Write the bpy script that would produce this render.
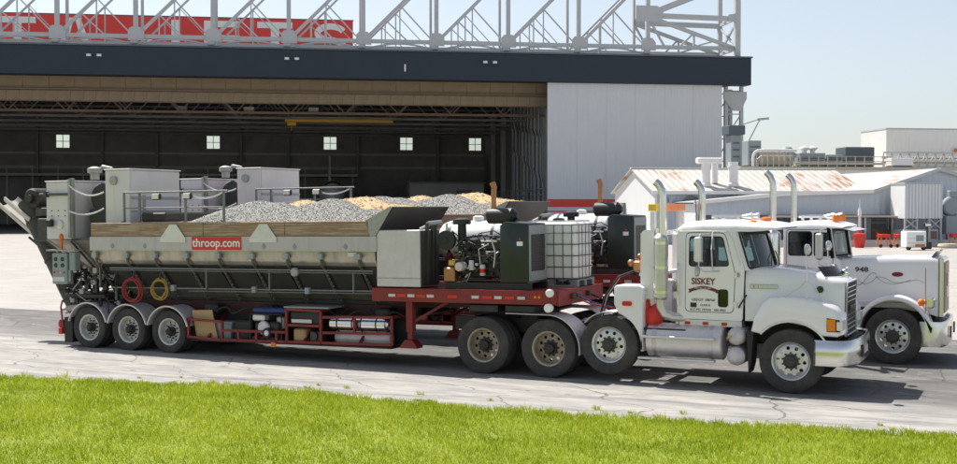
import bpy, bmesh, math, random
import numpy as np
from mathutils import Vector, Matrix
random.seed(7); rng = np.random.default_rng(7)
scene = bpy.context.scene
for o in list(bpy.data.objects): bpy.data.objects.remove(o)
COL = scene.collection
PI = math.pi; R = math.radians

# ------------------------------------------------------------------ camera, sky, sun, exposure
TH = R(25.2)
cam = bpy.data.cameras.new('Camera'); cam.sensor_width = 36.0; cam.lens = 36.0*1200/957.0
cam.clip_start = 0.1; cam.clip_end = 6000
camo = bpy.data.objects.new('Camera', cam); COL.objects.link(camo)
camo.location = (9.58, -20.36, 3.15)
camo.rotation_euler = (R(90)-math.atan(26/1200.), 0, TH)
scene.camera = camo

SUNV = Vector((-.63, .22, 1.0)).normalized()
world = bpy.data.worlds.new('World'); scene.world = world; world.use_nodes = True
wn = world.node_tree.nodes; wl = world.node_tree.links; wn.clear()
sky = wn.new('ShaderNodeTexSky'); sky.sky_type = 'NISHITA'; sky.sun_disc = False
sky.sun_elevation = math.asin(SUNV.z); sky.sun_rotation = math.atan2(SUNV.x, SUNV.y) % (2*PI)
sky.altitude = 0; sky.air_density = 1.0; sky.dust_density = 1.0; sky.ozone_density = 2.0
bg = wn.new('ShaderNodeBackground'); bg.inputs[1].default_value = 0.10
wo = wn.new('ShaderNodeOutputWorld')
hs = wn.new('ShaderNodeHueSaturation'); hs.inputs['Saturation'].default_value = .55   # thin white haze over the whole sky
wl.new(sky.outputs[0], hs.inputs['Color']); wl.new(hs.outputs[0], bg.inputs[0]); wl.new(bg.outputs[0], wo.inputs[0])
sun = bpy.data.lights.new('Sun', 'SUN'); sun.energy = 5.0; sun.angle = R(.53); sun.color = (1.0, .955, .89)
suno = bpy.data.objects.new('Sun', sun); COL.objects.link(suno)
suno.rotation_euler = SUNV.to_track_quat('Z', 'Y').to_euler(); suno.location = (0, 0, 40)
vs = scene.view_settings; vs.view_transform = 'Standard'; vs.look = 'None'; vs.gamma = 1.0; vs.exposure = 0.56
vs.use_curve_mapping = False
scene.render.engine = 'CYCLES'

# ------------------------------------------------------------------ mesh helpers
class MB:
    """collects plain shapes; done() links them as ONE mesh object"""
    def __init__(s): s.v = []; s.f = []; s.M = None
    def add(s, vs, fs):
        n = len(s.v)
        if s.M is not None: vs = [tuple(s.M @ Vector(p)) for p in vs]
        s.v.extend(tuple(p) for p in vs); s.f.extend(tuple(i+n for i in f) for f in fs); return s
    def box(s, x0, x1, y0, y1, z0, z1, b=0.0):
        if x0 > x1: x0, x1 = x1, x0
        if y0 > y1: y0, y1 = y1, y0
        if z0 > z1: z0, z1 = z1, z0
        b = min(b, .49*(x1-x0), .49*(y1-y0), .49*(z1-z0))
        if b <= 1e-5:
            return s.add([(x, y, z) for x in (x0, x1) for y in (y0, y1) for z in (z0, z1)],
                         [(0,1,3,2),(4,6,7,5),(0,4,5,1),(2,3,7,6),(0,2,6,4),(1,5,7,3)])
        vs = []
        for i, x in enumerate((x0, x1)):
            for j, y in enumerate((y0, y1)):
                for k, z in enumerate((z0, z1)):
                    ix = b if i == 0 else -b; iy = b if j == 0 else -b; iz = b if k == 0 else -b
                    vs += [(x, y+iy, z+iz), (x+ix, y, z+iz), (x+ix, y+iy, z)]
        I = lambda i, j, k, a: 3*(4*i+2*j+k)+a
        fs = []
        for i in (0, 1): fs.append((I(i,0,0,0), I(i,1,0,0), I(i,1,1,0), I(i,0,1,0)))
        for j in (0, 1): fs.append((I(0,j,0,1), I(1,j,0,1), I(1,j,1,1), I(0,j,1,1)))
        for k in (0, 1): fs.append((I(0,0,k,2), I(1,0,k,2), I(1,1,k,2), I(0,1,k,2)))
        for j in (0, 1):
            for k in (0, 1): fs.append((I(0,j,k,1), I(1,j,k,1), I(1,j,k,2), I(0,j,k,2)))
        for i in (0, 1):
            for k in (0, 1): fs.append((I(i,0,k,0), I(i,1,k,0), I(i,1,k,2), I(i,0,k,2)))
        for i in (0, 1):
            for j in (0, 1): fs.append((I(i,j,0,0), I(i,j,1,0), I(i,j,1,1), I(i,j,0,1)))
        for i in (0, 1):
            for j in (0, 1):
                for k in (0, 1): fs.append((I(i,j,k,0), I(i,j,k,1), I(i,j,k,2)))
        return s.add(vs, fs)
    def bar(s, p0, p1, w, h, b=0.0, up=(0, 0, 1)):
        p0 = Vector(p0); p1 = Vector(p1); d = p1-p0; L = d.length
        if L < 1e-6: return s
        x = d/L; u = Vector(up)
        if abs(x.dot(u)) > .98: u = Vector((0, 1, 0))
        y = u.cross(x).normalized(); z = x.cross(y)
        m = MB(); m.box(0, L, -w/2, w/2, -h/2, h/2, b)
        Mx = Matrix((x, y, z)).transposed()
        return s.add([tuple(p0 + Mx @ Vector(q)) for q in m.v], m.f)
    def path(s, pts, r, n=8, closed=False, caps=True):
        P = [Vector(p) for p in pts]; k = len(P)
        rr = r if isinstance(r, (list, tuple)) else [r]*k
        T = []
        for i in range(k):
            a = P[(i-1) % k] if (i > 0 or closed) else P[i]
            c = P[(i+1) % k] if (i < k-1 or closed) else P[i]
            t = c-a; T.append(t.normalized() if t.length > 1e-9 else Vector((1, 0, 0)))
        u = Vector((0, 0, 1)) if abs(T[0].z) < .9 else Vector((1, 0, 0))
        u = (u - T[0]*u.dot(T[0])).normalized()
        vs = []; fs = []
        for i in range(k):
            u = (u - T[i]*u.dot(T[i]))
            u = u.normalized() if u.length > 1e-6 else T[i].orthogonal().normalized()
            w = T[i].cross(u)
            for j in range(n):
                a = 2*PI*j/n; vs.append(P[i] + (u*math.cos(a)+w*math.sin(a))*rr[i])
        for i in range(k if closed else k-1):
            for j in range(n):
                a = i*n+j; b_ = i*n+(j+1) % n; c = ((i+1) % k)*n
                fs.append((a, b_, c+(j+1) % n, c+j))
        if caps and not closed:
            fs.append(tuple(range(n-1, -1, -1))); fs.append(tuple((k-1)*n+j for j in range(n)))
        return s.add(vs, fs)
    def tube(s, p0, p1, r, n=10, r1=None): return s.path([p0, p1], [r, r if r1 is None else r1], n)
    def lathe(s, prof, n=32, at=(0, 0, 0), axis='z', a0=0.0, a1=2*PI):
        """prof: (radius, height) pairs spun about the axis through at"""
        full = abs(a1-a0-2*PI) < 1e-6; m = n if full else n+1
        vs = []; fs = []
        for (r, h) in prof:
            for j in range(m):
                a = a0+(a1-a0)*j/n; c, q = r*math.cos(a), r*math.sin(a)
                p = {'z': (c, q, h), 'y': (c, h, q), 'x': (h, c, q)}[axis]
                vs.append((p[0]+at[0], p[1]+at[1], p[2]+at[2]))
        for i in range(len(prof)-1):
            for j in range(n):
                k = (j+1) % m; fs.append((i*m+j, i*m+k, (i+1)*m+k, (i+1)*m+j))
        if full:
            if prof[0][0] > 1e-6: fs.append(tuple(range(m-1, -1, -1)))
            if prof[-1][0] > 1e-6: fs.append(tuple((len(prof)-1)*m+j for j in range(m)))
        return s.add(vs, fs)
    def ring(s, prof, n=32, at=(0, 0, 0), axis='y', a0=0.0, a1=2*PI):
        """closed profile spun (a hollow ring or an arched sheet)"""
        full = abs(a1-a0-2*PI) < 1e-6; m = n if full else n+1; k = len(prof)
        vs = []; fs = []
        for (r, h) in prof:
            for j in range(m):
                a = a0+(a1-a0)*j/n; c, q = r*math.cos(a), r*math.sin(a)
                p = {'z': (c, q, h), 'y': (c, h, q), 'x': (h, c, q)}[axis]
                vs.append((p[0]+at[0], p[1]+at[1], p[2]+at[2]))
        for i in range(k):
            for j in range(n):
                jj = (j+1) % m; ii = (i+1) % k; fs.append((i*m+j, i*m+jj, ii*m+jj, ii*m+j))
        if not full:
            fs.append(tuple(i*m for i in range(k))); fs.append(tuple(i*m+n for i in range(k)))
        return s.add(vs, fs)
    def prism(s, poly, a, b, axis='y', bev=0.0):
        """2-D outline pushed from a to b along the axis; bev chamfers the a side"""
        def mp(u, v, h): return {'y': (u, h, v), 'x': (h, u, v), 'z': (u, v, h)}[axis]
        n = len(poly); rings = []
        if bev > 0:
            area = sum(poly[i][0]*poly[(i+1) % n][1]-poly[(i+1) % n][0]*poly[i][1] for i in range(n))
            sg = 1 if area > 0 else -1; ins = []
            for i in range(n):
                p, q, t = Vector(poly[i-1]), Vector(poly[i]), Vector(poly[(i+1) % n])
                d1 = (q-p).normalized(); d2 = (t-q).normalized()
                n1 = Vector((-d1.y, d1.x))*sg; n2 = Vector((-d2.y, d2.x))*sg
                m = n1+n2; m = m/max(m.length_squared, .4)*2 if m.length > 1e-6 else n1
                ins.append(tuple(q+m*bev))
            sd = 1 if b > a else -1
            mid = [tuple((Vector(ins[i])*.3+Vector(poly[i])*.7)) for i in range(n)]
            rings = [(ins, a), (mid, a+sd*bev*.35), (poly, a+sd*bev), (poly, b)]
        else: rings = [(poly, a), (poly, b)]
        vs = [mp(u, v, h) for pl, h in rings for (u, v) in pl]; fs = []
        for k in range(len(rings)-1):
            for i in range(n): fs.append((k*n+i, k*n+(i+1) % n, (k+1)*n+(i+1) % n, (k+1)*n+i))
        fs.append(tuple(range(n))); fs.append(tuple((len(rings)-1)*n+i for i in range(n)))
        return s.add(vs, fs)
    def loft(s, rings, caps=True, closed=True):
        n = len(rings[0]); vs = [p for r_ in rings for p in r_]; fs = []
        for k in range(len(rings)-1):
            for i in range(n if closed else n-1): fs.append((k*n+i, k*n+(i+1) % n, (k+1)*n+(i+1) % n, (k+1)*n+i))
        if caps: fs.append(tuple(range(n))); fs.append(tuple((len(rings)-1)*n+i for i in range(n)))
        return s.add(vs, fs)
    def ball(s, c, r, n=12, m=8, sc=(1, 1, 1)):
        prof = [(r*math.sin(PI*i/m), -r*math.cos(PI*i/m)) for i in range(m+1)]
        q = MB(); q.lathe(prof, n)
        return s.add([(c[0]+p[0]*sc[0], c[1]+p[1]*sc[1], c[2]+p[2]*sc[2]) for p in q.v], q.f)
    def plate(s, outer, holes, fn0, fn1=None):
        """flat outline with holes, mapped by fn0 (front) and fn1 (back) to 3-D"""
        bm = bmesh.new(); ed = []; loops = []
        for lp in [outer]+list(holes):
            vv = [bm.verts.new((p[0], p[1], 0)) for p in lp]
            for i in range(len(vv)): ed.append(bm.edges.new((vv[i], vv[(i+1) % len(vv)])))
            loops.append(vv)
        bmesh.ops.triangle_fill(bm, use_beauty=True, use_dissolve=False, edges=ed, normal=(0, 0, 1))
        bm.verts.index_update()
        co = [(v.co.x, v.co.y) for v in bm.verts]; tri = [tuple(v.index for v in f.verts) for f in bm.faces]
        lid = [[v.index for v in lp] for lp in loops]; bm.free()
        n = len(co)
        if fn1 is None: return s.add([fn0(*c) for c in co], tri)
        fs = tri+[tuple(i+n for i in reversed(t)) for t in tri]
        for lp in lid:
            for i in range(len(lp)):
                a, b = lp[i], lp[(i+1) % len(lp)]; fs.append((a, b, b+n, a+n))
        return s.add([fn0(*c) for c in co]+[fn1(*c) for c in co], fs)
    def grid(s, fn, nu, nv):
        vs = [fn(i/nu, j/nv) for i in range(nu+1) for j in range(nv+1)]
        fs = [(i*(nv+1)+j, (i+1)*(nv+1)+j, (i+1)*(nv+1)+j+1, i*(nv+1)+j+1) for i in range(nu) for j in range(nv)]
        return s.add(vs, fs)
    def done(s, name, mat, parent=None, ang=32, me=None, fix=True):
        if me is None:
            me = bpy.data.meshes.new(name); me.from_pydata(s.v, [], s.f)
            if fix:
                bm = bmesh.new(); bm.from_mesh(me); bmesh.ops.recalc_face_normals(bm, faces=bm.faces); bm.to_mesh(me); bm.free()
            me.polygons.foreach_set('use_smooth', [True]*len(me.polygons)); me.set_sharp_from_angle(angle=R(ang))
            me.materials.append(mat)
        o = bpy.data.objects.new(name, me); COL.objects.link(o)
        if parent is not None: o.parent = parent
        return o
def again(name, src, parent, loc=(0, 0, 0), rot=(0, 0, 0)):
    o = bpy.data.objects.new(name, src.data); COL.objects.link(o); o.parent = parent
    o.location = loc; o.rotation_euler = rot; return o
def empty(name, loc=(0, 0, 0), rot=(0, 0, 0), parent=None):
    o = bpy.data.objects.new(name, None); COL.objects.link(o); o.location = loc; o.rotation_euler = rot
    o.empty_display_size = .2
    if parent is not None: o.parent = parent
    return o
def tag(o, label, cat, group=None, kind=None):
    o['label'] = label; o['category'] = cat
    if group: o['group'] = group
    if kind: o['kind'] = kind
    return o
def struct(o, label=None):
    o['kind'] = 'structure'
    if label: o['label'] = label
    return o
def copy_tree(o, parent=None):
    c = o.copy(); COL.objects.link(c); c.parent = parent
    for ch in [q for q in bpy.data.objects if q.parent == o]: copy_tree(ch, c)
    return c
def circle(r, n, c=(0, 0), a0=0): return [(c[0]+r*math.cos(a0+2*PI*i/n), c[1]+r*math.sin(a0+2*PI*i/n)) for i in range(n)]
def rrect(x0, x1, y0, y1, r, n=4):
    o = []
    for cx, cy, a in ((x1-r, y1-r, 0), (x0+r, y1-r, 90), (x0+r, y0+r, 180), (x1-r, y0+r, 270)):
        for i in range(n+1):
            t = R(a+90*i/n); o.append((cx+r*math.cos(t), cy+r*math.sin(t)))
    return o
def rpoly(pts, r, n=4):
    """round the corners of an outline"""
    o = []; k = len(pts)
    for i in range(k):
        p, q, t = Vector(pts[i-1]), Vector(pts[i]), Vector(pts[(i+1) % k])
        rr = min(r, (p-q).length*.45, (t-q).length*.45)
        a = q+(p-q).normalized()*rr; b = q+(t-q).normalized()*rr
        for j in range(n+1):
            u = j/n; o.append(tuple(a*(1-u)**2+q*2*u*(1-u)+b*u*u))
    return o
def smooth(pts, n=6):
    P_ = [Vector(p) for p in pts]; o = []
    for i in range(len(P_)-1):
        a, b_, c, d = P_[max(i-1, 0)], P_[i], P_[i+1], P_[min(i+2, len(P_)-1)]
        for k in range(n):
            t = k/n; o.append(tuple(.5*((2*b_)+(c-a)*t+(2*a-5*b_+4*c-d)*t*t+(3*b_-a-3*c+d)*t**3)))
    return o+[tuple(P_[-1])]
def text_mesh(txt, size, depth=.003, bold=0.0, shear=0.0, sx=1.0, spacing=1.0):
    c = bpy.data.curves.new('text', 'FONT'); c.body = txt; c.size = size; c.extrude = depth; c.offset = bold
    c.shear = shear; c.align_x = 'CENTER'; c.align_y = 'CENTER'; c.resolution_u = 3; c.space_character = spacing
    t = bpy.data.objects.new('text', c); COL.objects.link(t)
    bpy.context.view_layer.update()
    me = bpy.data.meshes.new_from_object(t)
    bpy.data.objects.remove(t); bpy.data.curves.remove(c)
    if sx != 1.0:
        for v in me.vertices: v.co.x *= sx
    return me
def lettering(name, txt, size, loc, mat, parent, rot=(PI/2, 0, 0), **k):
    me = text_mesh(txt, size, **k); me.materials.clear(); me.materials.append(mat)
    o = bpy.data.objects.new(name, me); COL.objects.link(o); o.parent = parent; o.location = loc; o.rotation_euler = rot
    return o

# ------------------------------------------------------------------ materials
MATS = {}
def mat(name, col, rough=.5, metal=0.0, var=.12, scale=3.0, bump=0.0, bscale=40.0, dirt=0.0, dirtcol=(.12, .10, .08), dscale=1.2,
        spec=.5, coat=0.0, streak=False, world_co=False):
    m = bpy.data.materials.new(name); m.use_nodes = True; MATS[name] = m
    nt = m.node_tree; n = nt.nodes; l = nt.links; p = n['Principled BSDF']
    p.inputs['Roughness'].default_value = rough; p.inputs['Metallic'].default_value = metal
    p.inputs['Specular IOR Level'].default_value = spec; p.inputs['Coat Weight'].default_value = coat
    p.inputs['Coat Roughness'].default_value = .08
    tc = n.new('ShaderNodeTexCoord'); co = tc.outputs['Object']
    if world_co:
        g = n.new('ShaderNodeNewGeometry'); co = g.outputs['Position']
    nz = n.new('ShaderNodeTexNoise'); nz.inputs['Scale'].default_value = scale; nz.inputs['Detail'].default_value = 6
    l.new(co, nz.inputs['Vector'])
    mx = n.new('ShaderNodeMix'); mx.data_type = 'RGBA'
    mx.inputs[6].default_value = (*[c*(1-var) for c in col], 1); mx.inputs[7].default_value = (*[min(c*(1+var), .95) for c in col], 1)
    l.new(nz.outputs['Fac'], mx.inputs[0]); out = mx.outputs[2]
    if dirt > 0:
        n2 = n.new('ShaderNodeTexNoise'); n2.inputs['Scale'].default_value = dscale; n2.inputs['Detail'].default_value = 9
        n2.inputs['Roughness'].default_value = .68
        if streak:
            mp = n.new('ShaderNodeMapping'); mp.inputs['Scale'].default_value = (2.5, 2.5, .35); l.new(co, mp.inputs['Vector']); l.new(mp.outputs[0], n2.inputs['Vector'])
        else: l.new(co, n2.inputs['Vector'])
        rp = n.new('ShaderNodeValToRGB'); rp.color_ramp.elements[0].position = .62-.32*dirt; rp.color_ramp.elements[1].position = .82-.2*dirt
        l.new(n2.outputs['Fac'], rp.inputs[0])
        m2 = n.new('ShaderNodeMix'); m2.data_type = 'RGBA'; m2.inputs[7].default_value = (*dirtcol, 1)
        ml = n.new('ShaderNodeMath'); ml.operation = 'MULTIPLY'; ml.inputs[1].default_value = min(1, .35+dirt*.6); l.new(rp.outputs[0], ml.inputs[0])
        l.new(ml.outputs[0], m2.inputs[0]); l.new(out, m2.inputs[6]); out = m2.outputs[2]
        mr = n.new('ShaderNodeMath'); mr.operation = 'MULTIPLY_ADD'; mr.inputs[1].default_value = .3; mr.inputs[2].default_value = rough
        mr.use_clamp = True; l.new(ml.outputs[0], mr.inputs[0]); l.new(mr.outputs[0], p.inputs['Roughness'])
    l.new(out, p.inputs['Base Color'])
    if bump > 0:
        nb = n.new('ShaderNodeTexNoise'); nb.inputs['Scale'].default_value = bscale; nb.inputs['Detail'].default_value = 4; l.new(co, nb.inputs['Vector'])
        bp = n.new('ShaderNodeBump'); bp.inputs['Strength'].default_value = bump; bp.inputs['Distance'].default_value = .02
        l.new(nb.outputs['Fac'], bp.inputs['Height']); l.new(bp.outputs[0], p.inputs['Normal'])
    return m
def glass(name, tint=(.55, .7, .72), rough=.02):
    m = bpy.data.materials.new(name); m.use_nodes = True; MATS[name] = m
    nt = m.node_tree; n = nt.nodes; l = nt.links; n.clear()
    o = n.new('ShaderNodeOutputMaterial'); t = n.new('ShaderNodeBsdfTransparent'); t.inputs[0].default_value = (*tint, 1)
    g = n.new('ShaderNodeBsdfGlossy'); g.inputs['Roughness'].default_value = rough; g.inputs[0].default_value = (1, 1, 1, 1)
    f = n.new('ShaderNodeFresnel'); f.inputs[0].default_value = 1.52
    mx = n.new('ShaderNodeMixShader'); l.new(f.outputs[0], mx.inputs[0]); l.new(t.outputs[0], mx.inputs[1]); l.new(g.outputs[0], mx.inputs[2])
    l.new(mx.outputs[0], o.inputs[0]); return m
def emit(name, col, strength, base=(.5, .2, .05)):
    m = mat(name, base, .3, var=.05); p = m.node_tree.nodes['Principled BSDF']
    p.inputs['Emission Color'].default_value = (*col, 1); p.inputs['Emission Strength'].default_value = strength; return m

mat('white_paint', (.76, .745, .75), .28, var=.03, dirt=.18, dirtcol=(.42, .38, .32), dscale=2.2, coat=.4)
mat('white_body', (.81, .79, .80), .24, var=.025, scale=2, dirt=.16, dirtcol=(.56, .53, .48), dscale=2.4, coat=.5, streak=True)
mat('alu', (.67, .635, .645), .42, .55, var=.10, scale=8, dirt=.25, dirtcol=(.36, .34, .30), dscale=3)
mat('alu_dull', (.61, .565, .585), .5, .25, var=.12, scale=6, dirt=.35, dirtcol=(.34, .31, .27), dscale=2.5, streak=True)
mat('chrome', (.73, .73, .72), .20, 1.0, var=.05, dirt=.10, dirtcol=(.45, .43, .40), dscale=3)
mat('stainless', (.60, .59, .57), .38, .9, var=.1, scale=5, dirt=.3, dirtcol=(.36, .34, .31), dscale=2)
mat('galv', (.36, .36, .35), .5, .4, var=.2, scale=14, dirt=.3, dirtcol=(.20, .18, .15))
mat('rail_grey', (.50, .46, .475), .45, .2, var=.1, scale=3, dirt=.3, dirtcol=(.30, .28, .25), dscale=2, streak=True)
mat('rib_brown', (.13, .118, .10), .6, .2, var=.3, scale=8)
mat('pipe_dull', (.20, .20, .195), .5, .4, var=.25, scale=9, dirt=.35, dirtcol=(.14, .12, .10))
mat('red_shaded', (.055, .009, .009), .6, var=.3, scale=5, dirt=.5, dirtcol=(.025, .02, .018), dscale=2)  # dirty red paint with the shade under the trailer put into its colour
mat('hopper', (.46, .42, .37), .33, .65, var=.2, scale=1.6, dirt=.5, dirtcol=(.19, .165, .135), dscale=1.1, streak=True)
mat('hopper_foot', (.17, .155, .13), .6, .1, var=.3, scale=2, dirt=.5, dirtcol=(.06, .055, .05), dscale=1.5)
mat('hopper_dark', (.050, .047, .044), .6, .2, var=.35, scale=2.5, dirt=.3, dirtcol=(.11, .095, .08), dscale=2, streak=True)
mat('bin', (.665, .63, .65), .5, .0, var=.06, scale=1.4, dirt=.25, dirtcol=(.46, .45, .42), dscale=1.5, streak=True)
mat('bin_pink', (.66, .64, .66), .5, .0, var=.06, scale=1.4, dirt=.22, dirtcol=(.50, .46, .45), dscale=1.5, streak=True)
mat('red', (.235, .017, .015), .48, var=.2, scale=4, dirt=.5, dirtcol=(.065, .028, .023), dscale=2.4)
mat('red_bright', (.62, .03, .02), .4, var=.1)
mat('sign_red', (.72, .05, .04), .5, var=.06, scale=.6, dirt=.15, dirtcol=(.58, .08, .06), dscale=.6)
mat('tyre', (.040, .038, .036), .85, var=.25, scale=9, dirt=.6, dirtcol=(.115, .105, .092), dscale=3.5, bump=.15, bscale=90)
mat('rim_white', (.60, .59, .56), .45, var=.08, dirt=.4, dirtcol=(.28, .25, .21), dscale=9)
mat('rim_tan', (.42, .36, .27), .5, .2, var=.18, scale=10, dirt=.5, dirtcol=(.20, .15, .10), dscale=8)
mat('rim_alu', (.62, .62, .60), .3, .75, var=.1, scale=9, dirt=.35, dirtcol=(.34, .32, .29), dscale=7)
mat('black', (.018, .018, .019), .5, var=.25, scale=6, dirt=.25, dirtcol=(.07, .065, .06), dscale=3)
mat('black_gloss', (.012, .013, .014), .16, var=.1, coat=.3)
mat('gen_green', (.012, .020, .018), .32, var=.15, dirt=.12, dirtcol=(.05, .05, .045))
mat('iron', (.07, .068, .065), .55, .5, var=.35, scale=12, dirt=.3, dirtcol=(.16, .12, .09), dscale=6)
mat('grease', (.032, .03, .028), .5, .3, var=.4, scale=9, dirt=.3, dirtcol=(.12, .10, .08), dscale=6)
mat('rubber', (.02, .02, .02), .7, var=.2)
mat('poly', (.84, .85, .83), .45, var=.03, dirt=.06, dirtcol=(.7, .68, .62))
mat('orange', (.75, .17, .015), .3, var=.1)
mat('amber', (.82, .22, .02), .2, var=.05)
mat('lamp_red', (.55, .015, .012), .2, var=.05)
mat('lamp_clear', (.75, .74, .68), .12, var=.04)
mat('tape_white', (.60, .59, .57), .4, var=.08, dirt=.3, dirtcol=(.38, .30, .27))
mat('brass', (.55, .38, .14), .35, .9, var=.2)
mat('copper', (.42, .20, .10), .4, .7, var=.25, scale=9)
mat('blue', (.03, .05, .19), .4, var=.1)
mat('panel_grey', (.25, .30, .30), .45, var=.08, dirt=.25, dirtcol=(.16, .15, .13))
mat('yellow', (.80, .48, .03), .45, var=.1, dirt=.12, dirtcol=(.5, .3, .05))
mat('hose_yellow', (.36, .22, .03), .6, var=.25, dirt=.3, dirtcol=(.15, .12, .07))
mat('hose_red', (.27, .022, .018), .55, var=.25, dirt=.3, dirtcol=(.12, .05, .04))
mat('cardboard', (.46, .30, .15), .8, var=.12, scale=3)
mat('text_white', (.8, .8, .8), .5, var=.02)
mat('text_dark', (.06, .05, .05), .5, var=.02)
mat('text_maroon', (.17, .012, .014), .45, var=.05)
mat('skin_tint', (.10, .11, .11), .7)
mat('seat', (.10, .10, .11), .8, var=.2)
mat('interior', (.07, .072, .075), .8, var=.2)
glass('cab_glass', (.36, .49, .52)); glass('pane_glass', (.85, .88, .85)); glass('dark_glass', (.14, .17, .18))
# -- setting
mat('navy', (.014, .025, .042), .6, var=.08, scale=.4, dirt=.15, dirtcol=(.022, .034, .05), dscale=.5)
mat('truss', (.44, .46, .48), .5, var=.08, scale=.8, dirt=.2, dirtcol=(.33, .30, .28), dscale=.9)
mat('truss_pale', (.48, .48, .47), .6, var=.06)  # slightly paler grey for the rear truss, bearings and sign struts
mat('chute', (.52, .49, .43), .6, var=.12, scale=5, dirt=.35, dirtcol=(.34, .31, .26), dscale=3)
mat('tan_panel', (.27, .205, .13), .7, var=.22, scale=.35, dirt=.35, dirtcol=(.15, .105, .07), dscale=.6)
mat('inside', (.21, .205, .195), .85, var=.35, scale=.35, dirt=.35, dirtcol=(.10, .098, .092), dscale=.4)
mat('inside_light', (.36, .36, .35), .8, var=.25, scale=.5, dirt=.3, dirtcol=(.2, .2, .19))
mat('inside_rust', (.22, .15, .11), .8, var=.3, scale=.6)
mat('aircraft', (.62, .64, .65), .3, var=.04)
mat('wood', (.31, .20, .125), .75, var=.25, scale=3, dirt=.5, dirtcol=(.15, .085, .05), dscale=3, bump=.3, bscale=25)
def wood_mat():
    m = MATS['wood']; nt = m.node_tree; n = nt.nodes; l = nt.links; p = n['Principled BSDF']; src = p.inputs['Base Color'].links[0].from_socket
    tc = n.new('ShaderNodeTexCoord'); mp = n.new('ShaderNodeMapping'); mp.inputs['Scale'].default_value = (.8, 14, 14); l.new(tc.outputs['Object'], mp.inputs[0])
    nz = n.new('ShaderNodeTexNoise'); nz.inputs['Scale'].default_value = 2.2; nz.inputs['Detail'].default_value = 8; l.new(mp.outputs[0], nz.inputs['Vector'])
    rp = n.new('ShaderNodeMapRange'); rp.inputs[1].default_value = .45; rp.inputs[2].default_value = .68; l.new(nz.outputs['Fac'], rp.inputs[0])
    mx = n.new('ShaderNodeMix'); mx.data_type = 'RGBA'; mx.inputs[7].default_value = (.46, .36, .26, 1); l.new(rp.outputs[0], mx.inputs[0]); l.new(src, mx.inputs[6]); l.new(mx.outputs[2], p.inputs['Base Color'])
wood_mat()
mat('canopy_tan', (.50, .44, .34), .7, var=.1)
mat('concrete_lt', (.50, .48, .45), .85, var=.1, scale=.8)
mat('hvac', (.26, .30, .32), .55, var=.1, scale=.8)
mat('hvac_dark', (.085, .11, .13), .6, var=.1, scale=.8)
mat('hvac_tan', (.44, .40, .33), .6, var=.1, scale=.8)

def ribbed(name, col, pitch, depth=.5, rust=0.0, dirt=.12, rough=.5, axis=0, dirtcol=(.3, .29, .27)):
    """sheet cladding: fine ribs as relief, rust and dirt with shapes of their own"""
    m = mat(name, col, rough, .1, var=.05, scale=.5, dirt=dirt, dirtcol=dirtcol, dscale=.5, streak=True)
    nt = m.node_tree; n = nt.nodes; l = nt.links; p = n['Principled BSDF']
    tc = n.new('ShaderNodeTexCoord'); sp = n.new('ShaderNodeSeparateXYZ'); l.new(tc.outputs['Object'], sp.inputs[0])
    mu = n.new('ShaderNodeMath'); mu.operation = 'MULTIPLY'; mu.inputs[1].default_value = 2*PI/pitch; l.new(sp.outputs[axis], mu.inputs[0])
    si = n.new('ShaderNodeMath'); si.operation = 'SINE'; l.new(mu.outputs[0], si.inputs[0])
    bp = n.new('ShaderNodeBump'); bp.inputs['Strength'].default_value = depth; bp.inputs['Distance'].default_value = .03
    l.new(si.outputs[0], bp.inputs['Height']); l.new(bp.outputs[0], p.inputs['Normal'])
    if rust > 0:
        src = p.inputs['Base Color'].links[0].from_socket
        mp = n.new('ShaderNodeMapping'); mp.inputs['Scale'].default_value = (2.6, .30, .30); l.new(tc.outputs['Object'], mp.inputs[0])
        nz = n.new('ShaderNodeTexNoise'); nz.inputs['Scale'].default_value = 1.3; nz.inputs['Detail'].default_value = 8; nz.inputs['Roughness'].default_value = .7
        l.new(mp.outputs[0], nz.inputs['Vector'])
        nb = n.new('ShaderNodeTexNoise'); nb.inputs['Scale'].default_value = .28; nb.inputs['Detail'].default_value = 2; l.new(tc.outputs['Object'], nb.inputs['Vector'])
        ad = n.new('ShaderNodeMath'); ad.operation = 'MULTIPLY_ADD'; ad.inputs[1].default_value = .6; l.new(nb.outputs['Fac'], ad.inputs[0]); l.new(nz.outputs['Fac'], ad.inputs[2])
        rp = n.new('ShaderNodeValToRGB'); rp.color_ramp.elements[0].position = .98-.25*rust; rp.color_ramp.elements[1].position = 1.1-.25*rust
        rp.color_ramp.elements[1].position = min(rp.color_ramp.elements[1].position, 1.0)
        l.new(ad.outputs[0], rp.inputs[0])
        mx = n.new('ShaderNodeMix'); mx.data_type = 'RGBA'; mx.inputs[7].default_value = (.36, .17, .075, 1)
        l.new(rp.outputs[0], mx.inputs[0]); l.new(src, mx.inputs[6]); l.new(mx.outputs[2], p.inputs['Base Color'])
    return m
ribbed('clad_door', (.60, .62, .65), .42, .25, dirt=.22, dirtcol=(.52, .53, .55))
ribbed('clad_blue', (.50, .55, .62), .5, .5, dirt=.18, dirtcol=(.36, .39, .43))
ribbed('clad_white', (.72, .73, .73), .5, .4, dirt=.15, dirtcol=(.5, .48, .45))
ribbed('roof_rust', (.54, .515, .47), .6, .5, rust=.50, dirt=.3, dirtcol=(.42, .37, .31))
ribbed('roof_pale', (.42, .415, .40), .8, .3, rust=.12, dirt=.25)

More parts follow.
